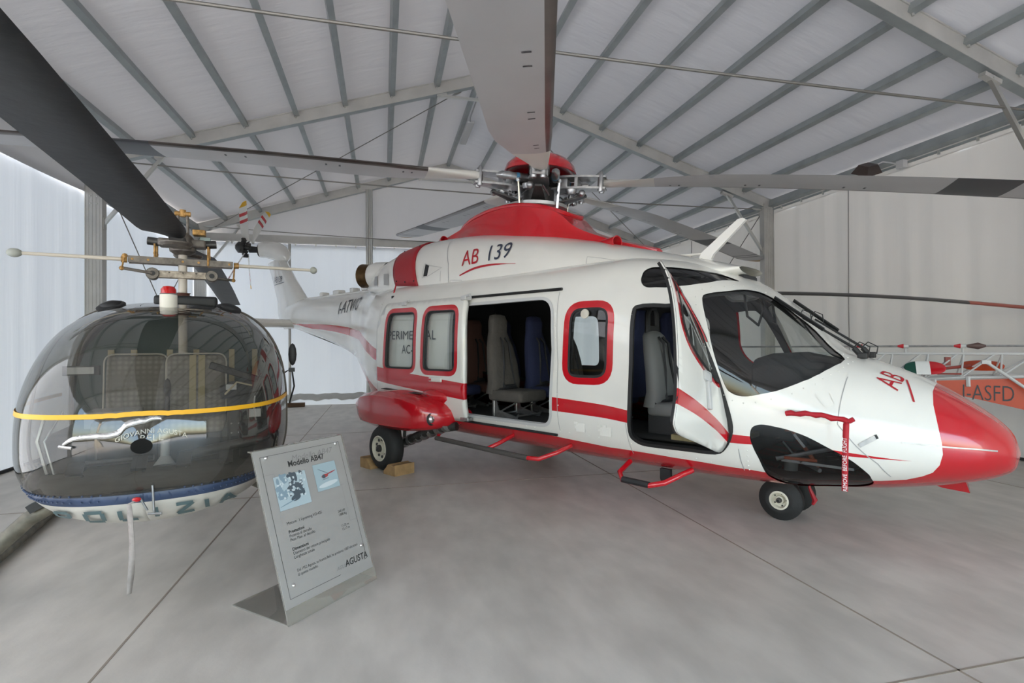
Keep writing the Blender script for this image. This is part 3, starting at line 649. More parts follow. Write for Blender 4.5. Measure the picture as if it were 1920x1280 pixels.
# sliding door, slid back
DR=XZ(SB,rpoly([(-4.90,.72),(-3.07,.70),(-3.03,1.4),(-3.06,2.085),(-4.72,2.10),(-4.90,1.85)],[.05,.10,.3,.10,.06,.1],4))
s1=[S_(q) for q in (W1o,W1i,W1g,W2o,W2i,W2g)]
STD=[(-4.99,-.035),(-3.0,-.135),(-3.0,-.29),(-4.99,-.20)]
def cd(x,p):
    f=lambda P: inpoly(x,p,P)
    if not f(DR): return None
    if f(s1[2]) : return ('g1',0)
    if f(s1[5]): return ('g2',0)
    if f(s1[1]) or f(s1[4]): return ('door',2)
    if f(s1[0]) or f(s1[3]): return ('door',1)
    if f(STD): return ('door',1)
    return ('door',0)
V3,G3=skin(SB,[-4.95+.08*i for i in range(25)],90,[DR]+s1,[dens([(-4.99,-.035),(-3.0,-.135)],.06,False),dens([(-4.99,-.20),(-3.0,-.29)],.06,False)],cd)
sd=skin_mesh(SB,V3,G3['door'],.085,'sliding_door',[M_WHITE,M_RED,M_BLACK],H,solid=.05)
for k in ('g1','g2'): skin_mesh(SB,V3,G3[k],.07,'door_window',M_GL,sd)
mb=MB()
for x in (-4.28,-3.10):
    p=Vector(SB.P(x,SB.side(x,2.10))); mb.box(p+Vector((0,-.07,.0)),(.09,.10,.05),bev=.01); mb.tube([p+Vector((-.03,-.10,.01)),p+Vector((.10,-.10,.03))],.018,8)
each(mb,'door_roller',M_LIGHTGREY,sd)
mb=MB(); p=Vector(SB.P(-3.1,SB.side(-3.1,.72))); mb.box(p+Vector((0,-.06,-.02)),(.14,.08,.04),bev=.008); mb.build('door_roller',M_STEEL,sd)
mb=MB(); p=Vector(SB.P(-3.55,SB.side(-3.55,1.14))); mb.box(p+Vector((0,-.10,0)),(.24,.02,.05),bev=.01); mb.m(1); mb.box(p+Vector((-.10,-.115,0)),(.06,.02,.025)); mb.build('door_handle',[M_WHITE,M_RED],sd)
# pilot door, swung open about its slanted front edge
PDD=spline([(x,p) for x,p in [(-.86,.735),(-.925,.62)]+OL['pdoor'][1:15]+[(-.545,.72)]],3)
dw=[S_(DWo),S_(DWi)]; PDS=[(-1.2,-.225),(-.1,-.19),(.1,-.175),(.1,-.245),(-.1,-.262),(-1.2,-.33)]
def cpd(x,p):
    f=lambda P: inpoly(x,p,P)
    if not f(PDD): return None
    if f(dw[1]): return ('g',0)
    if f(dw[0]): return ('door',1)
    if f(PDS): return ('door',1)
    return ('door',0)
V4,G4=skin(SB,[-1.0+.06*i for i in range(17)],120,[PDD]+dw,[dens(PDS[:3],.05,False),dens(PDS[3:],.05,False)],cpd)
A0=Vector((-.10,-1.02,.80)); A1=Vector((-.42,-.97,1.85)); pe=empty('pilot_door',A0,0,H)
Rm=Matrix.Rotation(math.radians(87),4,(A1-A0)); pe.matrix_local=Matrix.Translation(A0)@Rm
inv=Matrix.Translation(-A0)
def into(o):
    o.data.transform(inv); return o
pd=into(skin_mesh(SB,V4,G4['door'],.0,'door_panel',[M_WHITE,M_RED],pe,solid=.012)); into(skin_mesh(SB,V4,G4['g'],-.02,'door_window',M_GL,pe))
mb=MB(); ribbon(mb,SB,dw[1]+dw[1][:1],.03,.004); into(mb.build('window_seal',M_BLACK,pe))
mb=MB(); ribbon(mb,SB,S_([(-.88,1.66),(-.60,1.62),(-.24,1.28)]),.025,-.03); ribbon(mb,SB,S_([(-.60,1.97),(-.60,1.62),(-.62,1.42)]),.02,-.03); ribbon(mb,SB,S_([(-.84,1.50),(-.34,1.22)]),.05,-.045); into(mb.build('vent_panel',M_LIGHTGREY,pe))
rim(SB,PDD,.003,-.035,'door_edge',M_BLACK,pe).data.transform(inv)
mb=MB(); p=Vector(SB.P(-.52,SB.side(-.52,1.12))); mb.box(p+Vector((0,-.012,-.08)),(.035,.03,.22),bev=.01); mb.box(p+Vector((0,-.01,.07)),(.10,.02,.08),bev=.02); into(mb.build('door_handle',M_LIGHTGREY,pe))
# upper cowling
RCV=[(-5.02,.04),(-4.44,.02),(-4.70,.95),(-4.85,1.5708),(-5.55,1.5708),(-5.40,.95)]
CSM=[(-3.76,.0),(-3.80,.35),(-4.0,.77),(-4.15,1.2)]
def cc(x,p):
    X,y,z=SCW.P(x,p)
    if p<-.35 or p>PI+.35: return None
    zb,zt,hw,zw,et,eb=SB.row(x)
    if z<zt and (abs(y)/hw)**et+(max(0,z-zw)/(zt-zw))**et<.80: return None
    return ('c',0)
V5,G5=skin(SCW,[-.3-.07*i for i in range(90)]+[-6.6],96,[],[],cc)
cw=skin_mesh(SCW,V5,G5['c'],0,'engine_cowling',[M_WHITE],H)
mb=MB(); ribbon(mb,SCW,CSM,.012,.003); ribbon(mb,SCW,[(-1.05,.15),(-2.0,.09),(-2.03,.075),(-3.6,-.04),(-5.2,-.12),(-6.2,-.2)],.012,.004)
for x,z,w in ((-3.90,2.52,.10),(-1.42,2.58,.0)):
    pass
for P in ([(-4.36,.17),(-4.33,.40),(-4.2,.36),(-3.93,.31),(-4.2,.20),(-4.36,.17)],[(-1.69,.22),(-1.71,.375),(-1.55,.34),(-1.40,.30),(-1.69,.22)],[(-3.95,.10),(-3.95,.26)],[(-3.74,.06),(-3.52,.05),(-3.52,.10),(-3.74,.11),(-3.74,.06)]): ribbon(mb,SCW,P,.006,.003)
each(mb,'panel_seam',M_GREY,cw)
mb=MB()
def patch(mb,S,P,off): V_,F_=[(x,p) for x,p in P],[tuple(range(len(P)))]; mb.add([tuple(Vector(S.P(*q))+Vector(S.N(*q))*off) for q in V_],F_)
patch(mb,SCW,[(-4.33,.19),(-4.24,.20),(-4.22,.36),(-4.31,.39)],.004); mb.build('air_inlet',M_BLACK,cw)
mb=MB(); patch(mb,SCW,[(-5.42,.05),(-5.25,.05),(-5.30,.28),(-5.47,.28)],.01); patch(mb,SCW,[(-5.82,.02),(-5.66,.03),(-5.70,.24),(-5.86,.23)],.012); each(mb,'vent_grille',M_GREY,cw)
mb=MB(); wrap_text(mb,SCW,'AB',-3.53,2.545,.29,.03,sx=.84,off=.009,shear=-.22); mb.m(1); wrap_text(mb,SCW,'139',-3.12,2.56,.29,.02,sx=.92,off=.009,shear=-.22); mb.m(0)
ribbon(mb,SCW,spline([(-3.56,.17),(-3.30,.262),(-3.02,.30),(-2.62,.302)],5,False),lambda t:.006+.022*math.sin(PI*min(1,t+.15)),.005); mb.build('type_lettering',[M_TXTR,M_TXTB],cw)
# exhausts
for s in (-1,1):
    mb=MB(); d=Vector((-.86,.30*s,.04)).normalized(); c=Vector((-6.05,.42*s,2.70))
    mb.m(1).lathe([(.22,-.2),(.22,.05),(.20,.14)],c,d,24,caps=False)
    mb.m(0).lathe([(.185,.10),(.20,.34),(.19,.34),(.16,.02),(.01,.0)],c,d,24,caps=False); mb.build('exhaust_pipe',[M_BRONZE,M_WHITE],H)
# top boxes along the tail boom
mb=MB()
for x,w in ((-7.0,.3),(-7.5,.12),(-8.1,.22),(-8.7,.12)): mb.box((x,-.05,2.60),(w,.16,.08),bev=.02)
each(mb,'boom_fairing',M_WHITE,H)
mb=MB(); mb.loft([[(x,-.14-w,2.47+h*.1),(x,-.14-w,2.50+h),(x,.14+w,2.50+h),(x,.14+w,2.47+h*.1)] for x,w,h in ((-6.0,.05,.04),(-7.5,.02,.06),(-9.5,-.04,.08))]); mb.build('drive_shaft_cover',M_WHITE,H,bevel=.02)
# red fairing round the mast
def ringf(zt,ht,hb,zb,x,n=9,flare=0):
    o=[]
    for k in range(n+1):
        t=k/n; y=hb+(ht-hb)*t**.55+.03*t**6; z=zb+(zt-zb)*t; o.append((-y,z))
    top=[(-ht+2*ht*k/6,zt+.02*math.sin(PI*k/6)) for k in range(1,6)]
    return [(x,y,z) for y,z in o]+[(x,y,z) for y,z in top]+[(x,-y,z) for y,z in reversed(o)]
ST=[(-5.45,2.98,.03,.08),(-5.0,3.09,.09,.22),(-4.6,3.17,.12,.34),(-4.3,3.22,.16,.42),(-3.95,3.28,.25,.50),(-3.5,3.305,.34,.54),(-3.1,3.29,.38,.55),(-2.8,3.245,.38,.55),(-2.55,3.18,.32,.54),(-2.40,3.10,.24,.52),(-2.2,2.92,.18,.50),(-1.85,2.76,.12,.44),(-1.5,2.64,.07,.34),(-1.25,2.56,.03,.22)]
mb=MB(); mb.loft([ringf(zt,ht,hb,SCW.row(x)[1]-.22,x) for x,zt,ht,hb in spline(ST,4,False)]); mf=mb.build('mast_fairing',M_RED,H,ang=50)
lip=[(-4.3,.10,3.27),(-4.25,.2,3.275),(-3.9,.30,3.325),(-3.4,.40,3.34),(-2.9,.46,3.315),(-2.5,.45,3.245),(-2.2,.36,3.155),(-2.06,.2,3.10)]
lip=spline([(-4.42,.05,3.21),(-4.25,.17,3.245),(-3.95,.27,3.295),(-3.5,.36,3.32),(-3.1,.40,3.305),(-2.8,.40,3.26),(-2.55,.33,3.195),(-2.42,.2,3.14),(-2.39,.08,3.12)],3,False)
loopp=[(x,-y,z) for x,y,z in lip]+[(x,y,z) for x,y,z in reversed(lip)]
mb=MB(); mb.tube(loopp+loopp[:1],.028,8); mb.build('fairing_lip',M_RED,mf)
for x,z,y,r,d in ((-1.60,2.66,-.28,.07,(.95,-.25,.0)),(-4.55,3.10,-.28,.06,(.9,-.3,.2)),(-5.15,3.03,-.14,.07,(.9,-.3,.1))):
    mb=MB(); d=Vector(d).normalized(); c=Vector((x,y,z)); mb.lathe([(.03,-.45),(r*.8,-.2),(r,0),(r*.86,.0),(r*.7,-.12),(.01,-.13)],c,d,16,caps=False); mb.build('air_scoop',[M_RED],mf)
# fin, stabiliser, tail rotor
def afoil(x0,x1,t,z,n=9):
    o=[]
    for k in range(n+1): u=k/n; o.append((x0+(x1-x0)*u, -t/2*(2.6*math.sqrt(max(u,0))*(1-u)+.06), z))
    for k in range(n,-1,-1): u=k/n; o.append((x0+(x1-x0)*u, t/2*(2.6*math.sqrt(max(u,0))*(1-u)+.06), z))
    return o
mb=MB(); mb.loft([afoil(a,b,t,z) for z,a,b,t in ((1.95,-9.9,-10.75,.20),(2.15,-9.6,-11.0,.26),(2.35,-9.35,-11.08,.28),(2.6,-9.6,-11.10,.27),(3.1,-10.22,-11.36,.24),(3.55,-10.70,-11.65,.22))]); fin=mb.build('tail_fin',M_WHITE,H,ang=60)
mb=MB(); wrap=[]; V2,F2=text('AB139',.20,sx=.8); mb.add([(-10.98+x,-.135,3.02+z) for x,z in V2],F2); mb.bar((-10.95,-.136,2.97),(-10.45,-.136,3.0),.004,.012,up=(0,0,1)); mb.build('fin_lettering',M_TXTB,fin)
mb=MB(); gp=spline([(-11.30,-.34,3.80),(-11.20,-.20,3.81),(-11.06,-.07,3.78),(-10.90,.0,3.70),(-10.76,.02,3.60),(-10.68,.03,3.52)],4,False); gr=[q[0] for q in spline([(.165,),(.19,),(.215,),(.20,),(.14,),(.03,)],4,False)]; mb.tube(gp,gr,20); mb.m(1); d=Vector((-.66,-.75,0)); c=Vector((-11.305,-.345,3.80)); mb.lathe([(.150,.0),(.145,.004),(.01,.005)],c,d,20,caps=False); mb.lathe([(.06,.0),(.06,.22)],c,d,12); mb.build('gearbox_fairing',[M_WHITE,M_DARK],H)
for s in (-1,1):
    mb=MB(); mb.loft([[(x,y,z) for x,z,y in [(p[0],2.05+p[1],s*w) for p in afoil(-9.75,-10.35,.17,0)]] for w in (.12,.3,1.0,1.9)]); mb.build('stabiliser',M_WHITE,H,ang=60)
th_=Vector((-11.42,-.56,3.84)); tre=empty('tail_rotor',th_,0,H)
mb=MB(); mb.lathe([(.05,-.25),(.06,.1),(.13,.12),(.13,.2),(.05,.26)],(0,0,0),(-.1,-1,.0),12)
rg=random.Random(5)
for k in range(4):
    a=PI/2*k+.2; ux,uz=math.cos(a),math.sin(a); mb.box((ux*.12,-.08,uz*.12),(.1,.08,.1)); mb.tube([(ux*.08,.0,uz*.08),(ux*.22,-.12,uz*.22)],.02,6); mb.tube([(ux*.2-uz*.08,-.02,uz*.2+ux*.08),(ux*.06,-.20,uz*.06)],.015,6); mb.box((ux*.2,-.06,uz*.2),(.07,.1,.07))
mb.build('rotor_head',M_DSTEEL,tre)
hi=Matrix.Rotation(-HD,4,'Z')
def vloc(r,u,d): return (hi@Vector((_cy*(.897*r-.443*d)+_sy*(.443*r+.897*d),-_sy*(.897*r-.443*d)+_cy*(.443*r+.897*d),u))).normalized()
e1=vloc(.36,.76,.54); e2=vloc(-.07,.55,-.83); e2=(e2-e1*e2.dot(e1)).normalized(); e3=e1.cross(e2)
def tblade(A_,B_):
    mb=MB(); st=[(.22,.06,0),(.35,.10,0),(.5,.19,0),(.62,.20,0),(.80,.20,1),(.89,.20,0),(.99,.20,1),(1.08,.20,0),(1.24,.19,2),(1.35,.10,2)]
    rings=[[(r,p[0],p[1]) for p in afoil(-.06,c-.06,.022,0,5)] for r,c,_ in st]
    for i in range(len(rings)-1): mb.m(st[i][2]).loft(rings[i:i+2],caps=(i==len(rings)-2))
    o=mb.build('tail_rotor_blade',[M_WHITE,M_RED,M_YEL],tre); C_=A_.cross(B_); B_=B_*.87-C_*.5; C_=A_.cross(B_); o.matrix_local=Matrix(((A_.x,B_.x,C_.x,0),(A_.y,B_.y,C_.y,0),(A_.z,B_.z,C_.z,0),(0,0,0,1))); return o
for A_,B_ in ((e1,e2),(e2,-e1),(-e1,-e2),(-e2,e1)): tblade(A_,B_)
# main rotor
TL=4.5; rh=empty('main_rotor',(-2.95,0,3.62),0,H); rh.rotation_euler=(0,math.radians(TL),0)
hub_=MB(); hub_.lathe([(.16,-.30),(.20,-.22),(.20,-.05),(.30,-.02),(.30,.05),(.2,.09),(.14,.16)],(0,0,0),(0,0,1),24); hub_.lathe([(.09,-.75),(.09,-.25)],(0,0,0),(0,0,1),16); hub_.m(1); hub_.lathe([(.34,-.34),(.38,-.31),(.38,-.27),(.2,-.25)],(0,0,0),(0,0,1),28); hub_.m(1).lathe([(.27,-.50),(.30,-.48),(.30,-.44),(.15,-.42)],(0,0,0),(0,0,1),24)
hub_.build('rotor_mast',[M_DSTEEL,M_ALU],rh)
mb=MB(); mb.lathe([(.01,.39),(.12,.385),(.25,.36),(.36,.31),(.44,.23),(.47,.14),(.455,.135),(.42,.2),(.33,.27),(.2,.31),(.01,.33)],(0,0,0),(0,0,1),40,caps=False); mb.build('hub_cap',M_RED,rh)
MAINB=mat('blade_grey',(.45,.44,.44),.38,var=.06,vscale=2); MAINL=mat('blade_abrasion_strip',(.13,.11,.10),.3,.75,var=.25,vscale=4); MAIND=mat('blade_dark_band',(.045,.047,.052),.45); MAINW=mat('blade_cuff_white',(.62,.60,.55),.4); TANP=mat('tan_tip',(.40,.26,.12),.5)
def blade_mesh(parent,pitch,droop):
    st=[(.82,.06,.10,.075),(.95,.09,.11,.07),(1.15,.16,.12,.06),(1.45,.27,.13,.05),(1.9,.40,.14,.045),(2.2,.43,.14,.042)]+[(r,.43,.14,.040) for r in (2.7,3.2,3.7,4.2,4.35,4.9,5.3,5.75,5.95,6.1,6.15,6.28,6.33)]+[(6.5,.42,.12,.034),(6.7,.38,.05,.03),(6.88,.33,-.10,.022)]
    def ring(r,a,f,t):
        o=[]; c=a+f
        U=[0,.015,.06,.12,.24,.4,.6,.8,1]
        tw=pitch-(r-1)*.02
        pr=[(u,(2.4*math.sqrt(u)*(1-u)+.05*(1-u)+.004)*t*.9) for u in U]
        pts=[(u,-h*.55) for u,h in pr]+[(u,h) for u,h in reversed(pr[1:])]
        for u,h in pts:
            y=f-c*u; z=h; o.append((r,y*math.cos(tw)-z*math.sin(tw),y*math.sin(tw)+z*math.cos(tw)-droop*(r/6.9)**2))
        return o
    R=[ring(*s) for s in st]; n=len(R[0]); mb=MB()
    off0=0; mb.v=[p for r in R for p in r]
    for i in range(len(R)-1):
        rm=(st[i][0]+st[i+1][0])/2
        for j in range(n):
            k=(j+1)%n; le=(j<3 or j>=n-3) and rm>1.35
            under=j<8
            mi=0
            if rm<1.35: mi=3
            elif rm>6.62: mi=4
            elif 4.35<rm<4.9: mi=2
            elif le: mi=1
            elif abs(rm-6.125)<.03 or abs(rm-6.305)<.03: mi=2
            mb.f.append((i*n+j,i*n+k,(i+1)*n+k,(i+1)*n+j)); mb.mi.append(mi)
    mb.f.append(tuple(range((len(R)-1)*n,len(R)*n))); mb.mi.append(4); mb.f.append(tuple(reversed(range(n)))); mb.mi.append(3)
    # paired black marks under the blade
    def und(r,u):
        s=None
        for a,b in zip(st,st[1:]):
            if a[0]<=r<=b[0]:
                t=(r-a[0])/(b[0]-a[0]); s=[a[q]+(b[q]-a[q])*t for q in range(4)]
        R1=ring(*s); U=[0,.015,.06,.12,.24,.4,.6,.8,1]
        for q in range(8):
            if U[q]<=u<=U[q+1]: t=(u-U[q])/(U[q+1]-U[q]); a,b=Vector(R1[q]),Vector(R1[q+1]); return a.lerp(b,t)-Vector((0,0,.003))
    for r in (1.62,1.72,2.45,2.6,3.45,3.65):
        mb.m(2).add([und(r,.26),und(r,.37),und(r+.022,.37),und(r+.022,.26)],[(0,1,2,3)])
    b=mb.build('rotor_blade',[MAINB,MAINL,MAIND,MAINW,TANP],parent,ang=50); return b
MB_=lambda: MB()
for az,dr,pt in ((253,.25,.14),(183,.25,.07),(104,-.08,.10),(31,.25,.10),(329,.40,.03)):
    za=(0,0,math.radians(az)-HD); g=rh
    blade_mesh(g,pt,dr).rotation_euler=za
    mb=MB(); 
    for s in (-1,1):   # yoke plates and bolts
        mb.m(0).loft([[(r,y-.0,s*.07+z) for y,z in ((-w,-.012),(w,-.012),(w,.012),(-w,.012))] for r,w in ((.18,.10),(.35,.13),(.62,.12),(.86,.07))])
    mb.box((.50,0,0),(.04,.22,.13)); mb.box((.34,.0,0),(.10,.16,.12),bev=.02)
    for q in (-.055,.055): mb.m(0).lathe([(.032,-.11),(.037,-.09),(.037,.09),(.028,.11),(.02,.13)],(.80,q,0),(0,0,1),12)
    mb.m(0).lathe([(.05,-.16),(.07,-.12),(.07,-.10)],(.45,-.13,0),(0,0,1),12)
    mb.build('blade_yoke',[M_STEEL,M_CHROME],g,ang=35).rotation_euler=za
    mb=MB(); mb.tube([(.12,.17,.02),(.20,.20,.02),(.24,.20,.02),(.56,.20,.02),(.62,.17,.02)],[.02,.025,.05,.05,.02],12); mb.m(1).tube([(.34,.20,.02),(.38,.20,.02)],.052,12); mb.build('lag_damper',[M_STEEL,mat('blue_band',(.08,.25,.4),.4)],g).rotation_euler=za
    mb=MB(); mb.tube([(.30,.23,-.52),(.32,.24,-.35)],.013,8); mb.tube([(.32,.24,-.36),(.36,.25,-.04)],.018,8); mb.ball((.36,.25,-.03),.03,8); mb.ball((.30,.23,-.5),.028,8); mb.build('pitch_link',M_CHROME,g).rotation_euler=za
    mb=MB(); mb.loft([[(r,y,z) for y,z in ((-w,z0-.012),(w,z0-.012),(w,z0+.012),(-w,z0+.012))] for r,w,z0 in ((.12,.07,-.26),(.30,.09,-.24),(.62,.04,-.15))]); mb.m(1).ball((.58,-.10,-.14),.045,10); mb.tube([(.2,.1,-.1),(.35,.13,-.2),(.5,.05,-.12)],.012,6); mb.build('flap_stop',[M_DSTEEL,M_STEEL],g).rotation_euler=za
# wheels
def wheel(mb,c,r,w,s,rimr,spokes):
    c=Vector(c); ax=Vector((0,s,0))
    mb.m(0).lathe([(rimr,-w/2),(rimr+.02,-w/2-.004),(r-.06,-w/2+.0),(r-.02,-w/2+.03),(r,-w*.22),(r+.001,0),(r,w*.22),(r-.02,w/2-.03),(r-.06,w/2),(rimr+.02,w/2+.004),(rimr,w/2)],c,ax,40,caps=False)
    mb.m(1).lathe([(rimr,-w/2),(rimr-.02,-w/2+.02),(rimr-.02,w/2-.03),(rimr+.006,w/2),(rimr-.012,w/2+.004),(rimr-.02,w/2-.035),(rimr*.5,w/2-.045),(rimr*.42,w/2-.015),(.01,w/2-.012)],c,ax,40,caps=False)
    mb.m(2).lathe([(rimr*.30,w/2-.02),(rimr*.28,w/2+.012),(rimr*.1,w/2+.014),(.005,w/2+.0)],c,ax,16)
    for k in range(spokes):
        a=2*PI*k/spokes; p=c+Vector((math.cos(a)*rimr*.68,s*(w/2-.036),math.sin(a)*rimr*.68)); mb.m(2).ball(p,(.020,.012,.020) if spokes>6 else (.008,.008,.008),8)
RIMM=mat('cream_wheel_rim',(.62,.58,.48),.45)
for y in (-1.49,1.49):
    s=-1 if y<0 else 1; g=empty('main_landing_gear',(-4.22,y,.28),0,H)
    mb=MB(); wheel(mb,(0,0,0),.28,.22,s,.155,9); mb.build('wheel',[M_TYRE,RIMM,M_DSTEEL],g)
    mb=MB(); mb.tube([(0,-s*.10,0),(0,-s*.20,0)],.05,12); mb.tube([(0,-s*.17,0),(.30,-s*.17,.12),(.62,-s*.22,.26),(.95,-s*.35,.32)],[.045,.05,.055,.05],12); mb.m(1)
    for k in range(7): t=k/6; mb.tube([(.12+.7*t,-s*(.17+.1*t),.05+.26*t),(.17+.7*t,-s*(.17+.1*t),.07+.26*t)],.068,10)
    mb.m(0).tube([(.0,-s*.2,.02),(.0,-s*.16,.30)],.035,10); mb.tube([(.1,-s*.2,.10),(.05,-s*.25,.34)],.02,8); mb.build('gear_leg',[M_DSTEEL,M_STEEL],g)
    mb=MB()
    def sec(x,yi,yo,zb,zt,r,n=28):
        o=[]; cy,cz,hw,hh=(yi+yo)/2,(zb+zt)/2,abs(yo-yi)/2,(zt-zb)/2
        for k in range(n):
            a=2*PI*k/n; c,sn=math.cos(a),math.sin(a); q=(abs(c)**r+abs(sn)**r)**(-1/r); o.append((x,cy+s*0+hw*c*q*(-1 if s<0 else 1),cz+hh*sn*q))
        return o
    mb.loft([sec(-5.04,-1.0*-s,-1.38*-s,.735,.80,2),sec(-4.98,-.95*-s,-1.48*-s,.68,.85,2.6),sec(-4.82,-.9*-s,-1.55*-s,.56,.915,4),sec(-4.75,-.9*-s,-1.565*-s,.535,.935,5),sec(-4.45,-.85*-s,-1.60*-s,.52,.98,6),sec(-4.1,-.85*-s,-1.61*-s,.52,.995,6),sec(-3.75,-.85*-s,-1.60*-s,.53,.965,6),sec(-3.56,-.85*-s,-1.58*-s,.545,.92,5.5),sec(-3.46,-.85*-s,-1.53*-s,.56,.885,4.5),sec(-3.38,-.85*-s,-1.44*-s,.58,.84,3.5),sec(-3.32,-.85*-s,-1.30*-s,.61,.79,2.6),sec(-3.30,-.85*-s,-1.15*-s,.65,.74,2)])
    sp=mb.build('sponson',M_RED,H,ang=24)
    mb=MB(); mb.ball((-3.62,s*1.15,.93),(.30,.14,.10),14); mb.build('hinge_fairing',M_RED,sp)
    mb=MB()
    for yy in (-1.42,-1.22): mb.m(0).lathe([(.075,.0),(.065,.012),(.05,-.0)],(-3.385 if yy<-1.3 else -3.34,-s*yy,.70),(1,0,.05),18,caps=False); mb.m(1).lathe([(.052,.0),(.045,.02),(.02,.035),(.004,.036)],(-3.395 if yy<-1.3 else -3.35,-s*yy,.70),(1,0,.05),18,caps=False)
    mb.build('landing_light',[M_DARK,M_CHROME],sp)
    mb=MB(); mb.add([(-4.55,s*1.36,.990),(-3.78,s*1.40,.975),(-3.62,s*1.30,.972),(-4.55,s*1.28,.996)],[(0,1,2,3)]); mb.add([(-4.3,s*1.10,.998),(-3.95,s*1.16,.996),(-3.9,s*1.02,1.0),(-4.3,s*.98,1.0)],[(0,1,2,3)]); mb.build('anti_slip_patch',mat('anti_slip',(.05,.05,.05),.9,bump=.4,bscale=150),sp,solid=.004)
ng=empty('nose_landing_gear',(0,0,.18),0,H)
for y in (-.175,.175):
    s=-1 if y<0 else 1; mb=MB(); wheel(mb,(0,y,0),.18,.13,s,.078,5); mb.build('wheel',[M_TYRE,RIMM,M_DSTEEL],ng)
mb=MB(); mb.tube([(0,-.12,0),(0,.12,0)],.035,12); mb.tube([(0,0,-.02),(.02,0,.12)],.045,14); mb.m(1).tube([(.02,0,.10),(.04,0,.36)],.058,16); mb.m(0).tube([(.02,0,.13),(.022,0,.17)],.075,16); mb.tube([(.03,0,.2),(.032,0,.22)],.07,16); mb.tube([(-.06,.0,.02),(-.14,0,.14),(-.05,0,.26)],.016,8); mb.box((.07,0,.06),(.03,.08,.10)); mb.build('gear_leg',[M_DSTEEL,M_LIGHTGREY],ng)
# steps
mb=MB(); mb.tube([(-3.50,-1.02,.56),(-3.50,-1.22,.50),(-3.44,-1.30,.46)],.022,10)
mb.tube([(-2.02,-1.30,.43),(-1.86,-1.29,.44),(-1.74,-1.16,.50),(-1.70,-.98,.55)],.022,10); mb.tube([(-2.60,-1.30,.44),(-2.52,-1.18,.50),(-2.50,-.98,.56)],.022,10); mb.m(1).tube([(-3.46,-1.30,.46),(-2.00,-1.30,.43)],.027,10); mb.build('cabin_step',[M_RED,mat('worn_grip',(.07,.06,.055),.8,bump=.3)],H)
mb=MB(); mb.tube([(-1.08,-.90,.47),(-1.08,-1.08,.40),(-1.0,-1.16,.36),(-.74,-1.16,.355),(-.62,-1.12,.39),(-.55,-.95,.44),(-.50,-.85,.47)],.024,10); mb.m(1).tube([(-1.0,-1.16,.365),(-.74,-1.16,.36)],.029,8); mb.build('crew_step',[M_RED,M_BLACK],H)
mb=MB(); mb.loft([[(-.8+a,-.75+b,z) for a,b in ((-.05,-.02),(.05,-.02),(.05,.02),(-.05,.02))] if z>.3 else [(-.82+a,-.75+b,z) for a,b in ((-.02,-.01),(.02,-.01),(.02,.01),(-.02,.01))] for z in (.42,.33,.28)]); mb.build('blade_antenna',M_BLACK,H)
mb=MB(); mb.loft([[(1.0,-.07,.49),(1.24,-.07,.525),(1.24,.07,.525),(1.0,.07,.49)],[(1.10,-.015,.445),(1.26,-.015,.435),(1.26,.015,.435),(1.10,.015,.445)]]); mb.build('chin_fairing',M_RED,H)
# wire cutter blade above the windscreen
mb=MB(); mb.prism([(-.86,2.34),(-.62,2.30),(-.68,2.40),(-.66,2.44),(-.34,2.735),(-.37,2.755),(-.42,2.75),(-.78,2.47),(-.82,2.40)],-.02,.02); mb.tube([(-.72,0,2.46),(-1.35,0,2.485)],.013,8); mb.build('wire_cutter',M_WHITE,H,smooth=False)
# wipers
for y0 in (-.16,.16):
    mb=MB(); s=-1 if y0<0 else 1; P0=Vector((.60,y0,1.46)); P1=Vector((.19,y0*1.15,1.77)); mb.tube([P0,P0+Vector((-.04,0,.05))],.022,8); mb.tube([P0+Vector((-.02,0,.04)),P1],[.012,.008],8); mb.box(P0+Vector((.02,0,-.01)),(.07,.05,.05),bev=.01)
    a=Vector((-.02,y0*1.5,1.95)) if s<0 else Vector((.0,y0*1.4,1.95)); b=Vector((.36,y0*1.5,1.66)); mb.tube([a,b],.013,6); mb.tube([a+Vector((.01,-.02,.01)),b+Vector((.01,-.02,.01))],.009,6)
    mb.tube([P1+Vector((-.03,0,.01)),P1+Vector((0,0,.07)),P1+Vector((.06,0,.04)),P1+Vector((.07,0,-.04))],.005,6); mb.tube([P0+Vector((-.05,0,.05)),P0+Vector((-.0,0,.10)),P0+Vector((.07,0,.06)),P0+Vector((.06,0,.0))],.005,6)
    mb.build('windscreen_wiper',M_BLACK,H)
mb=MB(); ribbon(mb,SB,[(.275,.083),(.355,.1)],.045,.004); mb.build('pitot_base',M_LIGHTGREY,H)
mb=MB(); ribbon(mb,SB,[(.93,.040),(1.2,.075),(1.42,.13)],.010,.004); mb.build('lightning_strip',M_STEEL,H)
mb=MB(); ribbon(mb,SB,[(.70,-.072),(.80,.050)],.030,.006); mb.m(1); ribbon(mb,SB,[(.79,.042),(.803,.056)],.031,.0065); mb.build('nose_latch',[M_STEEL,M_BLACK],H)
mb=MB(); ribbon(mb,SB,[(.44,.30),(.50,.22),(.56,.26),(.52,.36),(.44,.30)],.012,.006); mb.build('nose_bracket',M_WHITE,H)
# nose bay seen behind the chin window
mb=MB(); mb.box((.40,-.40,.62),(.50,.5,.02)); 
for k in range(10): mb.m(k%3); mb.tube([(.12+rg.random()*.5,-.72+rg.random()*.3,.58+rg.random()*.3),(.12+rg.random()*.5,-.70+rg.random()*.3,.58+rg.random()*.3)],.008+.01*rg.random(),8)
mb.m(0); mb.box((.30,-.66,.80),(.12,.10,.02),R=Matrix.Rotation(.9,3,'Y')); mb.m(2).tube([(.2,-.74,.66),(.42,-.70,.66)],.012,8); mb.build('nose_bay_equipment',[M_STEEL,M_DSTEEL,mat('orange_wire',(.45,.10,.04),.5)],H)
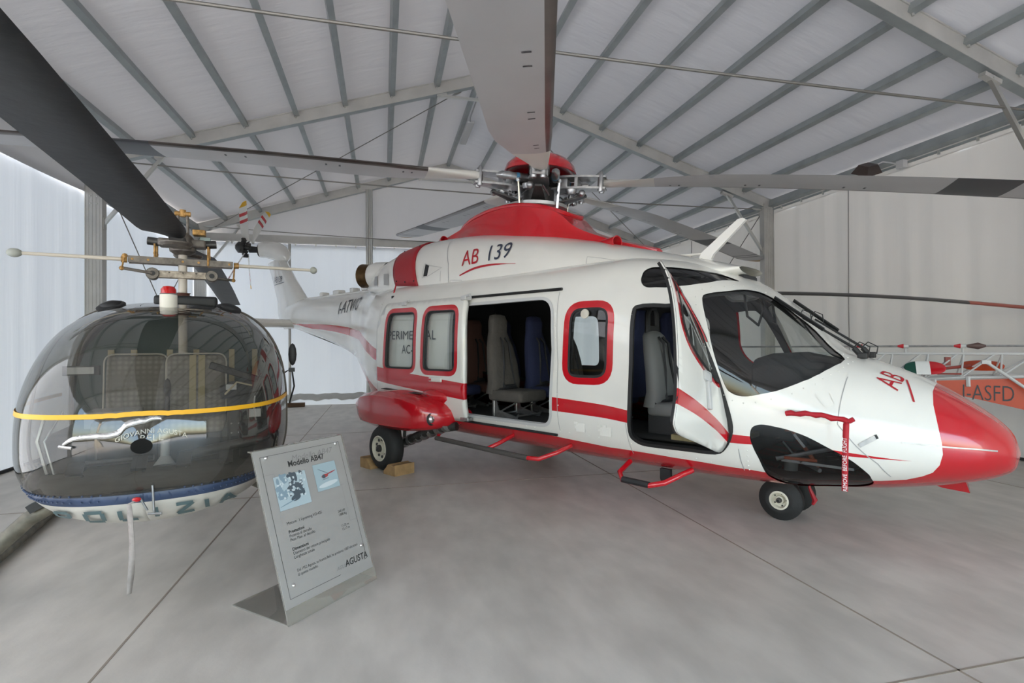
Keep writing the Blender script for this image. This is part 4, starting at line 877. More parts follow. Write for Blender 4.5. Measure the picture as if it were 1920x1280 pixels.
# seats
def seat(loc,rz,mc,mback,headless=False,legs=True,scale=1):
    g=empty('seat',loc,rz,H); g.scale=(scale,)*3
    mb=MB(); n=12
    prof=[(.0,.26,.24,.10,-.10),(.02,.40,.24,.09,-.08),(-.01,.60,.23,.09,-.06),(-.05,.80,.20,.08,-.05),(-.08,.93,.155,.07,-.05),(-.09,1.0,.13,.07,-.05),(-.085,1.12,.135,.07,-.05),(-.09,1.19,.11,.05,-.045),(-.09,1.205,.05,.02,-.02)]
    if headless: prof=prof[:5]+[(-.09,.97,.11,.05,-.04),(-.09,.985,.05,.02,-.02)]
    rings=[]
    for x,z,w,f,bk in prof: rings.append([(x+(f if c>0 else -bk)*abs(c)**.6*(1 if c>0 else -1),w*abs(sn)**.6*(1 if sn>0 else -1),z) for c,sn in [(math.cos(2*PI*k/20),math.sin(2*PI*k/20)) for k in range(20)]])
    mb.loft(rings); mb.build('backrest',mc,g,ang=60)
    mb=MB(); mb.box((.24,0,.245),(.54,.46,.13),bev=.05); mb.build('cushion',mc,g)
    if headless: mb=MB(); mb.tube([(-.09,-.09,.95),(-.09,-.08,1.15),(-.09,-.04,1.20),(-.09,.04,1.20),(-.09,.08,1.15),(-.09,.09,.95)],.028,8); mb.box((-.09,0,1.0),(.05,.18,.06)); mb.build('headrest',M_BLACK,g)
    mb=MB()
    for s in (-1,1): mb.box((.0,s*.0,0),(.001,.001,.001)); mb.tube([(-.0,s*.035,.92),(.055,s*.05,.86),(.085,s*.06,.60),(.10,s*.09,.40),(.12,s*.10,.33)],.014,4)
    mb.box((.11,0,.34),(.05,.18,.05),bev=.01); mb.tube([(.05,-.22,.30),(.14,-.05,.33),(.14,.05,.33),(.05,.22,.30)],.018,6); each(mb,'harness',M_BELT,g)
    if legs:
        mb=MB()
        for s in (-.19,.19):
            mb.loft([[(x,s-.008,z),(x,s+.008,z),(x2,s+.008,z),(x2,s-.008,z)] for x,x2,z in ((.02,.08,.19),(.02,.12,.08),(.02,.42,.02),(.02,.42,.0))]); mb.tube([(.40,s,.0),(.44,s,.05)],.012,6); mb.tube([(.05,s,.0),(.05,s,.19)],.014,6); mb.tube([(.40,s,.18),(.10,s,.04)],.010,6)
        mb.tube([(.05,-.19,.02),(.05,.19,.02)],.012,6); mb.tube([(.42,-.19,.03),(.42,.19,.03)],.012,6); mb.build('seat_frame',M_STEEL,g)
    else:
        mb=MB(); mb.box((.2,0,.1),(.45,.4,.18)); mb.build('seat_base',M_DARK,g)
    return g
seat((-2.98,-.66,.72),0,M_SEATG,M_SEATG); seat((-2.98,0,.72),0,M_SEATB,M_SEATB); seat((-2.98,.64,.72),0,M_SEATG,M_SEATG)
M_SEATR=mat('brown_seat_cover',(.10,.045,.035),.9)
seat((-4.15,-.62,.72),0,M_SEATB,M_SEATB); seat((-4.15,.0,.72),0,M_SEATR,M_SEATR); seat((-4.15,.62,.72),0,M_SEATB,M_SEATB)
seat((-1.55,.60,.72),PI,M_SEATB,M_SEATB); seat((-1.55,-.05,.72),PI,M_SEATB,M_SEATB)
seat((-.98,-.50,.70),0,M_SEATP,M_SEATP,True,False); seat((-.98,.50,.70),0,M_SEATP,M_SEATP,False,False)
# instrument panel, pedestal, overhead console
mb=MB(); mb.loft([[(x,y*w,z) for y,z in ((-1,z0),(-1,z1-.06),(-.85,z1),(.85,z1),(1,z1-.06),(1,z0))] for x,w,z0,z1 in ((-.12,.55,1.0,1.42),(.05,.62,1.0,1.47),(.30,.62,1.0,1.42),(.46,.5,1.0,1.30))]); mb.build('glareshield',mat('glareshield_black',(.02,.02,.022),.85),H,bevel=.03)
mb=MB(); mb.box((-.35,0,.86),(.9,.34,.34),bev=.03); mb.build('centre_console',M_DARK,H)
mb=MB(); mb.box((-.55,0,2.14),(.5,.34,.12),bev=.03); mb.tube([(-.3,-.2,2.05),(-.25,-.25,1.80),(-.2,-.12,1.72),(-.2,0,1.85),(-.25,.05,2.05)],.012,8); mb.tube([(-.28,.25,2.02),(-.2,.2,1.76),(-.2,.35,1.74),(-.25,.42,1.95)],.012,8); mb.build('overhead_console',M_DARK,H)
for s in (-1,1):
    mb=MB(); mb.tube([(-.30,s*.5,.72),(-.34,s*.5,1.02),(-.40,s*.5,1.12)],.016,8); mb.box((-.41,s*.5,1.15),(.04,.04,.10),bev=.01); mb.build('control_stick',M_BLACK,H)
mb=MB(); mb.box((-.42,-.55,.74),(.5,.7,.05)); mb.box((-.52,-.62,.80),(.42,.25,.07)); mb.build('cockpit_floor_panel',mat('yellowish_primer',(.22,.18,.09),.7,var=.3,vscale=10),H,smooth=False)
mb=MB(); mb.lathe([(.035,0),(.045,.006),(.045,.018),(.01,.022)],tuple(Vector(SB.P(-1.42,SB.side(-1.42,1.84)))+Vector((0,.0,0))),(0,-1,.1),20); mb.build('window_knob',mat('cream_plastic',(.6,.56,.48),.5),H)
# covers and ribbons (each a thing of its own)
def hpt(p): return Matrix.Translation(HO)@Matrix.Rotation(HD,4,'Z')@Vector(p)
ic=empty('intake_cover',HO,HD); tag(ic,'dark red padded intake cover strapped over the white engine cowling','cover')
mb=MB(); nx_,np_=8,14; vs=[]
for j in range(np_+1):
    t=j/np_; ph=.04+t*(1.45-.04); xa=-5.02-.45*t**.8; xb=-4.44-.42*t**.9
    for i in range(nx_+1):
        x=xa+(xb-xa)*i/nx_; p=Vector(SCW.P(x,ph))+Vector(SCW.N(x,ph))*.022; vs.append(tuple(p))
mb.add(vs,[(j*(nx_+1)+i,j*(nx_+1)+i+1,(j+1)*(nx_+1)+i+1,(j+1)*(nx_+1)+i) for j in range(np_) for i in range(nx_)]); mb.build('cover_pad',M_REDD,ic,solid=.02)
mb=MB()
for i,j in ((.1,.06),(.5,.05),(.9,.06),(.1,.55),(.9,.55)):
    ph=.04+j*1.4; x=(-5.02-.4*j)+(.58)*i; p=Vector(SCW.P(x,ph))+Vector(SCW.N(x,ph))*.024; mb.ball(p,.012,8)
each(mb,'snap_stud',M_BLACK,ic)
mb=MB(); a=Vector(SB.P(-4.88,SB.side(-4.88,2.33)))+Vector((0,-.02,0)); mb.add([a+Vector((.03,-.0,.12)),a+Vector((.045,-.0,.10)),a+Vector((-.02,-.01,-.10)),a+Vector((-.09,-.01,-.22)),a+Vector((-.05,-.01,-.06))],[(0,1,2,3,4)]); mb.build('warning_ribbon',M_RIB,ic,solid=.003)
pc=empty('pitot_cover',HO,HD); tag(pc,'red fabric probe cover with hanging warning ribbon on the helicopter nose','cover')
c0=Vector((.29,-.99,1.035)); c1=Vector((.70,-1.04,1.02)); mb=MB(); pts=[c0.lerp(c1,i/12)+Vector((0,.006*math.sin(i*1.3),.005*math.sin(i*1.9)+.02*math.sin(PI*i/12))) for i in range(13)]
mb.tube(pts,[.019+.003*math.sin(i*2.3) for i in range(13)],10); mb.tube([c1,c1+Vector((.03,0,.02))],.016,8); mb.build('sleeve',M_RIB,pc)
mb=MB(); b=c1+Vector((-.01,-.02,-.01)); n=24; vs=[]
for i in range(n+1):
    t=i/n; z=b.z-.46*t; q=b+Vector((-.012*t,-.01*math.sin(t*3),0)); vs+=[(q.x-.019,q.y,z),(q.x+.019,q.y-.004,z)]
mb.add(vs,[(2*i,2*i+1,2*i+3,2*i+2) for i in range(n)]); pr=mb.build('warning_ribbon',M_RIB,pc,solid=.002)
tm=MB(); V2,F2=text('REMOVE  BEFORE  FLIGHT',.036,sx=.86); tm.add([(b.x+.006-y_,b.y-.022,b.z-.455+x_) for x_,y_ in V2],F2); tm.build('ribbon_text',M_WTXT,pr)
wr=MB(); wr.tube([(.20,-.1,.40),(.21,-.11,.30),(.25,-.10,.20),(.23,-.10,.16)],[.010,.012,.022,.012],6); w_=wr.build('wheel_pin_ribbon',M_REDD,None); w_.location=HO; w_.rotation_euler=(0,0,HD); tag(w_,'short dark red warning ribbon hanging behind the nose wheels','ribbon')
# ---------------------------------------------------------------- the bubble-nosed helicopter on the left
K=Surf(BELL); KO=(-1.716,5.249,0); KD=math.radians(-77.2)
B=tag(empty('bubble_helicopter',KO,KD),'small old helicopter with big tinted bubble nose and white belly lettered POLIZIA','helicopter')
ZG=.755
def kz(x,z,port=False):
    zb,zt,hw,zw,et,eb=K.row(x); h=(zw-zb); q=min(abs(z-zw)/h,.9999); y=hw*(1-q**eb)**(1/eb); p=math.atan2(z-zw,y); return (x,p) if not port else (x,-PI-p)
def kline(z,x1=2.02):
    # curve of constant height round the nose, starboard to port
    o=[]
    x=-.1
    while x<x1: 
        zb=K.row(x)[0]
        if z>zb+.003: o.append((x,kz(x,z)[1]))
        x+= .06 if x<1.6 else .02
    return o
def ycross(z):  # station where the height z reaches the centre line
    lo,hi=.0,2.05
    for _ in range(40):
        m=(lo+hi)/2
        if K.row(m)[0]<z: lo=m
        else: hi=m
    return lo
def below(x,p,z): 
    return K.P(x,p)[2]<z
def fline(z):
    P=kline(z,1.7)
    p0=P[-1][1]; o=[]
    for i in range(1,31):
        p=p0+(-PI/2-p0)*i/30; lo,hi=1.5,2.05
        for _ in range(40):
            m=(lo+hi)/2
            if K.P(m,p)[2]<z: lo=m
            else: hi=m
        o.append((lo,p))
    return P+o
lns=[]
for z in (.70,.755):
    P=fline(z); lns.append(P); lns.append([(x,PI-p) for x,p in P])
ARCH=[(x,K.side(x,1.2)) for x in ()]
def back(p): return .55+.0*p
def ck(x,p):
    z=K.P(x,p)[2]
    if z<.70: return ('body',0)
    if z<.755: return ('body',1)
    if x>-.05: return ('bubble',0)
    return ('body',2)
xs=[2.05,2.048,2.043,2.035,2.02,2.0,1.98,1.955,1.925,1.89,1.85,1.80,1.74,1.67,1.6,1.52,1.44,1.36]
while xs[-1]>.0: xs.append(xs[-1]-.075)
xs[-1]=-.05
while xs[-1]>-2: xs.append(xs[-1]-.1)
V6,G6=skin(K,xs,120,[],lns,ck)
M_KW=mat('old_white_paint',(.58,.55,.50),.45,var=.12,vscale=8); M_KB=mat('faded_blue_paint',(.035,.055,.11),.45,var=.15,vscale=12); M_KG=mat('dull_dark_green',(.03,.06,.058),.7)
M_BUB=glass('bubble_plexiglas',(.57,.56,.53),1.5,haze=.045)
skin_mesh(K,V6,G6['body'],0,'body_shell',[M_KW,M_KB,M_DSTEEL],B,solid=.01)
skin_mesh(K,V6,G6['bubble'],0,'bubble_canopy',M_BUB,B)
lin=[(f,0) for f,mi in G6['body'] if sum(V6[i][0] for i in f)/len(f)>-.05]; skin_mesh(K,V6,lin,-.02,'nose_lining',M_DARK,B,flip=True)
# dark painted roof hood and side frames
mb=MB()
def kring(x,off=.006): return [tuple(Vector(K.P(x,-PI*.48+2*PI*.98*i/90+.0))+Vector(K.N(x,-PI*.48+2*PI*.98*i/90))*off) for i in range(88)]
mb.tube([K.P(-.05,-1.2+ (PI+2.4)*i/60) for i in range(61)],.018,8)
mb.tube([tuple(Vector(K.P(.55+.45*math.cos(t*1.0),-.62+1.75*t/1.6))) for t in [1.6*i/30 for i in range(31)]],.010,6)
mb.tube([tuple(Vector(K.P(.55+.45*math.cos(t*1.0),PI+.62-1.75*t/1.6))) for t in [1.6*i/30 for i in range(31)]],.010,6)
mb.build('canopy_frame',mat('frame_brown',(.09,.075,.06),.5),B)
mb=MB(); P=[p for p in kline(1.19,2.1)]
Q=[]
x=.2
def y_at(z):
    o=[]; xx=.15
    while xx<2.05:
        zb,zt,hw,zw,et,eb=K.row(xx)
        if z<zt-.002: o.append((xx,math.atan2(z-zw,hw*(1-((z-zw)/(zt-zw))**et)**(1/et))))
        xx+=.03 if xx<1.85 else .008
    return o
yl=y_at(1.185); xm=yl[-1][0]; 
full=yl+[(xm+.003,(yl[-1][1]+PI/2)/2),(xm+.004,PI/2)]+[(xm+.003,PI-(yl[-1][1]+PI/2)/2)]+[(a,PI-b) for a,b in reversed(yl)]
ribbon(mb,K,full,.026,.006); mb.build('yellow_stripe',M_TAPE,B)
mb=MB()
for z in (.728,.765):
    P=kline(z,ycross(z)-.01)
    for q in dens(P,.07,False)[::1]:
        for pp in (q,(q[0],-PI-q[1])):
            p=Vector(K.P(*pp)); mb.ball(p+Vector(K.N(*pp))*.002,(.006,.006,.006),6)
tag(mb.build('rivet_row',M_KB,B),kind='stuff')
# POLIZIA lettering wrapped round the chin
def chin_pt(s,z):
    """s = signed distance round the nose measured in y"""
    y=s; lo,hi=0.0,ycross(z)
    for _ in range(30):
        m=(lo+hi)/2; zb,zt,hw,zw,et,eb=K.row(m); q=abs(z-zw)/(zw-zb); yy=hw*(1-min(q,.9999)**eb)**(1/eb)
        if yy>abs(y): lo=m
        else: hi=m
    x=lo; zb,zt,hw,zw,et,eb=K.row(x); p=math.atan2(z-zw,abs(y)); return (x,p) if y<0 else (x,-PI-p)
M_PLT=mat('grey_green_lettering',(.09,.14,.15),.5); letters='POLIZIA'; ys=[-.385,-.235,-.075,.06,.185,.30,.395]
# stencil strokes per letter (unit box)
STK={'P':[((0,0),(0,1)),((0,1),(.7,1)),((.7,1),(.7,.45)),((.7,.45),(0,.45))],'O':[((0,.08),(0,.92)),((0,1),(.8,1)),((.8,.92),(.8,.08)),((.8,0),(0,0))],'L':[((0,1),(0,0)),((0,0),(.75,0))],'I':[((.3,0),(.3,1))],'Z':[((0,1),(.8,1)),((.8,1),(0,0)),((0,0),(.8,0))],'A':[((0,0),(.45,1)),((.45,1),(.8,0)),((.15,.35),(.68,.35))]}
LH=.070; LW=.10
for ch,y0 in zip(letters,ys):
    mb=MB()
    for a,b in STK[ch]:
        n=6; pr=[]; dx=(b[0]-a[0])*LW; dz=(b[1]-a[1])*LH; l=math.hypot(dx,dz); nx_,nz_=-dz/l*.011,dx/l*.011
        for i in range(n+1):
            t=i/n
            for s in (1,-1):
                q=chin_pt(y0-LW*.4+(a[0]+(b[0]-a[0])*t)*LW+s*nx_, .598+(a[1]+(b[1]-a[1])*t)*LH+s*nz_); pr.append(tuple(Vector(K.P(*q))+Vector(K.N(*q))*.012))
        mb.add(pr,[(2*i,2*i+1,2*i+3,2*i+2) for i in range(n)])
    mb.build('police_lettering',M_PLT,B)
# emblem bracket across the bubble: a silver winged band
mb=MB(); em=[(-.345,1.045),(-.30,1.075),(-.22,1.085),(-.15,1.085),(-.10,1.10),(-.07,1.135),(-.02,1.15),(.02,1.155),(.05,1.165),(.09,1.16)]
def bub_pt(y,z,off):
    lo,hi=0.5,2.049
    for _ in range(30):
        m=(lo+hi)/2; zb,zt,hw,zw,et,eb=K.row(m); h,e=((zt-zw),et) if z>zw else ((zw-zb),eb)
        if (abs(y)/hw)**e+(abs(z-zw)/h)**e<1: lo=m
        else: hi=m
    p=math.atan2(z-K.row(lo)[3],-y); return Vector(K.P(lo,p))+Vector(K.N(lo,p))*off
for i in range(len(em)-1):
    for k in range(4):
        pass
pts=spline(em,4,False); w=[.008+.010*math.sin(PI*i/len(pts)) for i in range(len(pts))]
pr=[]
for i,(y,z) in enumerate(pts):
    pr+=[bub_pt(y,z+w[i],.012),bub_pt(y,z-w[i],.012)]
mb.add(pr,[(2*i,2*i+1,2*i+3,2*i+2) for i in range(len(pts)-1)])
mb.tube([bub_pt(-.36,1.04,.01),bub_pt(-.30,1.03,.015)],.008,6)
mb.build('silver_emblem_band',mat('polished_silver',(.75,.74,.72),.25,.9,bump=.3,bscale=40),B,solid=.004)
mb=MB()
def arc_text(s,yc,zc,size,curv,fn,sp=1.0):
    V2,F2=text(s,size,align='CENTER',sp=sp,fine=.012); mb.add([fn(yc+x,zc+z-curv*x*x) for x,z in V2],F2)
arc_text('GIOVANNI AGUSTA',.045,1.085,.036,1.5,lambda y,z:bub_pt(y,z,.010),1.0); arc_text('BELL',.045,1.045,.048,0,lambda y,z:bub_pt(y,z,.010),1.1); mb.build('emblem_lettering',mat('emblem_silver',(.30,.28,.24),.35,.5),B)
# beacon, vents on top
mb=MB(); bz=K.row(.95)[1]; mb.lathe([(.055,-.03),(.055,.085),(.050,.09)],(.95,.0,bz),(0,0,1),20); mb.m(1).lathe([(.050,.09),(.048,.125),(.035,.145),(.01,.15)],(.95,0,bz),(0,0,1),20); mb.m(2).lathe([(.052,.086),(.057,.09),(.052,.095)],(.95,0,bz),(0,0,1),20)
mb.build('beacon_light',[mat('cream_paint',(.7,.66,.58),.5),mat('red_lens',(.45,.01,.01),.12,coat=.5),M_STEEL],B)
mb=MB()
for y in (-.40,.37): mb.lathe([(.02,.075),(.07,.06),(.09,.03),(.09,-.05)],(.55,y,1.83),(0,math.copysign(.25,y),1),20); mb.lathe([(.08,.0),(.095,.012),(.08,.02)],(.60,y,1.85),(.5,math.copysign(.2,y),1),20)
mb.box((.25,.05,1.93),(.10,.46,.10),bev=.03); each(mb,'roof_vent',M_BLACK,B)
# mast, hub, stabiliser bar
mb=MB(); mb.tube([(0,0,1.5),(0,0,2.56)],.034,16); mb.build('rotor_mast',mat('mast_cream',(.55,.50,.43),.5,var=.1),B)
mb=MB(); mb.lathe([(.05+.012*(i%2),.013*i) for i in range(16)],(0,0,1.83),(0,0,1),20); mb.build('mast_boot',mat('brown_rubber',(.10,.04,.03),.7),B)
bar_az=math.atan2(-(0),1)
# world bar direction from the plan: roughly across the picture, tilted back on the right
def cdir(x,d): return Vector((x*_cy+d*_sy,-x*_sy+d*_cy,0))
bw=cdir(.855,.52); bl=math.atan2(bw.y,bw.x)-KD
M_RUST=mat('rusty_white_metal',(.42,.36,.29),.55,.3,var=.5,vscale=25); M_GUN=mat('worn_gun_metal',(.17,.15,.13),.5,.5,var=.35,vscale=25); M_CREAM=mat('cream_bar',(.55,.50,.42),.5)
sb=empty('stabiliser_bar',(0,0,2.295),0,B); sb.rotation_euler=(0,-.005,bl)
mb=MB(); mb.tube([(-1.09,0,0),(-.42,0,0)],[.013,.017],10); mb.tube([(.42,0,0),(1.08,0,0)],[.017,.013],10); each(mb,'bar_tube',M_CREAM,sb)
mb=MB(); mb.ball((-1.11,0,0),(.05,.035,.035),14); mb.ball((1.10,0,0),(.035,.035,.035),14); each(mb,'bar_weight',mat('grey_weight',(.33,.34,.30),.5),sb)
mb=MB(); mb.box((0,-.045,0),(.78,.02,.055)); mb.box((0,.045,0),(.78,.02,.055)); mb.m(1)
for x in (-.40,.40): mb.tube([(x,0,0),(x*1.1,0,0)],.028,10)
for x in (-.36,-.25,0,.12,.36): mb.tube([(x,-.06,0),(x,.06,0)],.010,8)
mb.build('bar_frame',[M_GUN,M_BRASS],sb)
mb=MB(); mb.box((0,-.02,-.115),(.44,.09,.06),bev=.006); mb.m(1)
for x in (-.22,.22): mb.lathe([(.045,-.06),(.05,-.05),(.05,.05),(.045,.06)],(x,-.02,-.115),(0,1,0),16); mb.m(2).tube([(x,-.085,-.115),(x,-.07,-.115)],.022,10); mb.m(1)
mb.tube([(-.22,-.08,-.115),(-.42,-.08,-.085)],.013,8); mb.tube([(.22,.06,-.115),(.40,.06,-.13)],.012,8)
mb.m(3).ball((-.43,-.08,-.085),.02,8); mb.ball((-.41,-.07,.02),.022,8); mb.tube([(-.43,-.08,-.085),(-.41,-.07,.02)],.007,6); mb.ball((.40,.06,-.13),.018,8); mb.tube([(.40,.06,-.13),(.41,.06,.0)],.008,6)
for x in (-.1,.0,.1): mb.m(1).ball((x,-.068,-.10),.008,6)
mb.build('damper_box',[M_RUST,M_GUN,M_BLACK,M_BRASS],sb)
rd=cdir(.41,-.91); ra=math.atan2(rd.y,rd.x)-KD
kr=empty('main_rotor',(0,0,2.44),0,B); kr.rotation_euler=(0,0,ra)
mb=MB(); mb.lathe([(.06,-.08),(.10,-.05),(.11,.02),(.08,.08),(.05,.11)],(0,0,0),(0,0,1),16); mb.box((0,0,.01),(.42,.15,.10),bev=.025); mb.box((0,0,.02),(.14,.36,.07),bev=.02); mb.m(1)
for s in (-1,1): mb.tube([(s*.20,0,.01),(s*.36,0,.01)],.055,12); mb.m(0).lathe([(.10,-.05),(.12,-.03),(.12,-.02),(.05,-.01)],(s*.34,0,-.01),(0,0,1),18); mb.m(1)
mb.tube([(0,-.14,.02),(0,-.26,.03)],.035,10); mb.tube([(0,.14,.02),(0,.26,.03)],.035,10); mb.build('rotor_head',[M_GUN,M_DSTEEL],kr)
mb=MB(); mb.tube([(0,-.04,.09),(0,-.035,.28)],.012,8); mb.tube([(0,.04,.09),(0,.035,.28)],.012,8); mb.m(1).tube([(0,-.06,.285),(0,.06,.285)],.022,10); mb.tube([(0,0,.26),(0,0,.32)],.025,10); mb.box((.02,.13,.12),(.09,.10,.05),bev=.01); mb.m(2).box((-.05,.17,.05),(.09,.08,.08)); mb.build('lifting_eye',[M_GUN,M_BRASS,mat('pale_green_metal',(.30,.38,.36),.5)],kr)
mb=MB()
for s in (-1,1):
    for y in (-.20,.20): mb.tube([(s*.05,y,.0),(s*.05,y,-.17)],.009,6); mb.ball((s*.05,y,-.08),.014,6)
each(mb,'control_link',M_BRASS,kr)
M_BL=mat('charcoal_blade',(.022,.023,.026),.5,bump=.12,bscale=14,var=.25,vscale=5)
for s in (0,1):
    mb=MB(); rings=[]
    for r,a,f,t in ((.36,.07,.07,.035),(.50,.12,.09,.03),(.62,.19,.10,.028),(.75,.20,.10,.026),(2.0,.20,.10,.024),(3.5,.20,.10,.022),(5.35,.20,.10,.018)):
        o=[]; c=a+f; tw=.14-.02*r
        for u,h in [(0,0),(.05,.5),(.2,.9),(.35,1),(.65,.6),(1,.05),(1,-.05),(.65,-.5),(.35,-.8),(.2,-.75),(.05,-.4)]:
            y=f-c*u; z=t*h; o.append((r,y*math.cos(tw)-z*math.sin(tw),y*math.sin(tw)+z*math.cos(tw)+.03-.022*(r/2)**2))
        rings.append(o)
    mb.loft(rings)
    b=mb.build('rotor_blade',M_BL,kr,ang=50); b.rotation_euler=(0,0,PI*s)
# cabin inside the bubble
mb=MB(); mb.loft([[(x_,*q_) for q_ in [K.P(-.1,p_)[1:] for p_ in [-1.2+(PI+2.4)*i/24 for i in range(25)]]] for x_ in (-.06,-.10)]); _z=([[(-.05,-.76,.75),(-.05,.76,.75),(-.05,.76,1.75),(-.05,.5,1.86),(-.05,-.5,1.86),(-.05,-.76,1.75)],[(-.10,-.76,.75),(-.10,.76,.75),(-.10,.76,1.75),(-.10,.5,1.86),(-.10,-.5,1.86),(-.10,-.76,1.75)]]); mb.v=[(x,y*.97,z if z<.8 else .8+(z-.8)*.97) for x,y,z in mb.v]; mb.build('rear_wall',M_KG,B,smooth=False)
mb=MB(); 
kb=[K.P(x,p) for x,p in [(0,0)]]
fl_=[]
for i in range(40):
    x=1.80-1.85*i/39; zb,zt,hw,zw,et,eb=K.row(x); y=hw*(1-min(.999,abs(.72-zw)/(zw-zb))**eb)**(1/eb) if .72>zb else 0; fl_.append((x,max(0,y-.04)))
mb.add([(x,-y,.735) for x,y in fl_]+[(x,y,.735) for x,y in fl_],[(i,i+1,41+i,40+i) for i in range(39)]); mb.build('cabin_floor',mat('dusty_brown_floor',(.11,.095,.075),.8,var=.3),B)
M_PAT=mat('patterned_seat_fabric',(.22,.20,.17),.85)
def _pat():
    N,L=nt(M_PAT); b=N['Principled BSDF']; tc=N.new('ShaderNodeTexCoord'); v=N.new('ShaderNodeTexVoronoi'); v.inputs['Scale'].default_value=26; v.inputs['Randomness'].default_value=.12; L.new(tc.outputs['Object'],v.inputs[0]); r=N.new('ShaderNodeValToRGB'); r.color_ramp.elements[0].color=(.27,.25,.22,1); r.color_ramp.elements[1].color=(.16,.145,.125,1); r.color_ramp.elements[1].position=.55; L.new(v.outputs['Distance'],r.inputs[0]); L.new(r.outputs[0],b.inputs['Base Color'])
_pat()
for y,x in ((-.24,.62),(.16,.72)):
    st=empty('seat',(x,y,.74),0,B)
    mb=MB(); mb.box((-.06,0,.50),(.10,.40,.50),R=Matrix.Rotation(-.12,3,'Y'),bev=.045); mb.box((.20,0,.26),(.46,.40,.12),bev=.045); mb.build('seat_pad',M_PAT,st)
    mb=MB(); 
    o=[(-.02+.0,yy,zz) for yy,zz in rpoly([(-.20,.27),(.20,.27),(.20,.76),(-.20,.76)],.07,5)]; o=[(x_-.11*(z_-.5)+.045,y_,z_) for x_,y_,z_ in o]; mb.tube(o+o[:1],.006,6); mb.build('piping',mat('pale_piping',(.42,.39,.34),.6),st)
    mb=MB(); mb.box((.18,0,.10),(.36,.34,.20)); mb.build('seat_box',M_DARK,st)
mb=MB()
for x,y in ((.70,.13),(.70,.19)): mb.box((.71,y,1.26),(.012,.045,.46),R=Matrix.Rotation(-.12,3,'Y'))
for y in (-.52,-.36,-.10,.10,.38,.57): mb.box((-.03,y,1.38),(.012,.045,.30))
each(mb,'seat_strap',mat('khaki_strap',(.36,.30,.17),.8),B)
mb=MB(); mb.tube([(1.12,-.02,.75),(1.05,-.0,1.02),(1.02,.0,1.20)],.018,10); mb.ball((1.02,0,1.26),(.025,.025,.07),10); mb.m(1).tube([(1.16,-.0,.74),(1.14,.0,.80)],[.07,.03],14); mb.tube([(1.15,0,.78),(1.10,.0,1.0)],.028,10); mb.build('control_stick',[M_BLACK,M_LIGHTGREY],B)
mb=MB()
for y in (-.42,-.10,.14,.38): mb.box((1.45,y,.82),(.10,.08,.02),R=Matrix.Rotation(.6,3,'Y')); mb.tube([(1.30,y,.745),(1.45,y,.81)],.010,6)
mb.tube([(1.2,-.5,.80),(1.25,-.05,.82)],.02,8); mb.tube([(1.3,.10,.82),(1.2,.60,.88)],.035,10); each(mb,'rudder_pedal',M_DSTEEL,B)
mb=MB(); mb.box((.72,.52,1.02),(.34,.30,.50),bev=.03); mb.box((.90,.50,1.24),(.16,.36,.10),bev=.02,R=Matrix.Rotation(.2,3,'X')); mb.box((.98,.42,1.36),(.08,.34,.05),bev=.01,R=Matrix.Rotation(-.35,3,'X')); mb.m(1).box((.99,.40,1.25),(.012,.07,.04)); mb.box((1.0,.56,1.05),(.02,.08,.06)); mb.m(2).tube([(1.02,.36,1.20),(1.06,.44,1.29),(1.04,.54,1.26)],.007,6)
for k in range(7): mb.m(1).ball((.93,.40+.05*(k%4),.90+.07*(k//4)),.008,6)
mb.build('instrument_box',[M_BLACK,M_LIGHTGREY,mat('khaki_cable',(.45,.38,.25),.6)],B)
for y_ in (-.55,.56):
    mb=MB(); mb.box((.62,y_,.86),(1.0,.22,.26),bev=.04); mb.build('side_console',M_DARK,B)
mb=MB(); mb.box((.50,-.60,1.38),(.04,.22,.07)); mb.m(1).box((.525,-.60,1.38),(.012,.16,.05)); each(mb,'side_sign',[M_BLACK,M_LIGHTGREY],B)
mb=MB(); mb.tube([(.9,.62,.80),(1.0,.55,1.05),(1.02,.56,1.18)],.006,6); mb.tube([(1.42,-.56,.80),(1.44,-.60,1.0),(1.40,-.58,1.12)],.010,6); mb.tube([(1.45,-.52,.80),(1.47,-.56,1.0),(1.36,-.50,1.16)],.006,6); each(mb,'thin_rod',M_ALU,B)
mb=MB(); mb.box((.75,-.35,.92),(.3,.3,.36)); mb.box((.78,.08,.90),(.22,.40,.32)); mb.m(1).box((.90,-.02,.95),(.02,.09,.20)); mb.m(1).box((.90,.24,.95),(.02,.09,.20)); each(mb,'battery_box',[M_GREY,M_LIGHTGREY],B)
# belly tube, tow hook, mirror, cross tubes with skids, tail truss behind
M_SK=mat('worn_olive_tube',(.15,.135,.105),.5,.3,var=.45,vscale=12)
mb=MB()
for x in (1.15,-.55):
    mb.tube([(x,-.30,.62),(x,-.52,.60),(x,-.72,.48),(x,-.95,.25),(x,-1.08,.10)],.048,14); mb.tube([(x,.30,.62),(x,.52,.60),(x,.72,.48),(x,.95,.25),(x,1.08,.10)],.048,14)
for s in (-1,1): pass
each(mb,'cross_tube',M_SK,B)
mb=MB()
for s in (-1,1): mb.tube([(1.42,s*1.10,.12),(1.32,s*1.10,.055),(1.2,s*1.10,.045),(-1.6,s*1.10,.045)],.04,12)
each(mb,'skid',M_SK,B)
mb=MB(); mb.box((1.20,-.66,.575),(.06,.10,.05),R=Matrix.Rotation(.5,3,'X')); mb.tube([(1.2,-.62,.60),(1.2,-.60,.66)],.015,8); mb.m(1).box((1.25,-1.15,.30),(.5,.22,.02)); each(mb,'step_bracket',[M_BLACK,M_GUN],B)
mb=MB()
for y,z in ((-.25,1.15),(.25,1.15),(0,.75)): mb.tube([(-1.2,y,z),(-6.6,y*.25,1.05+(.1 if z>1 else 0))],.022,8)
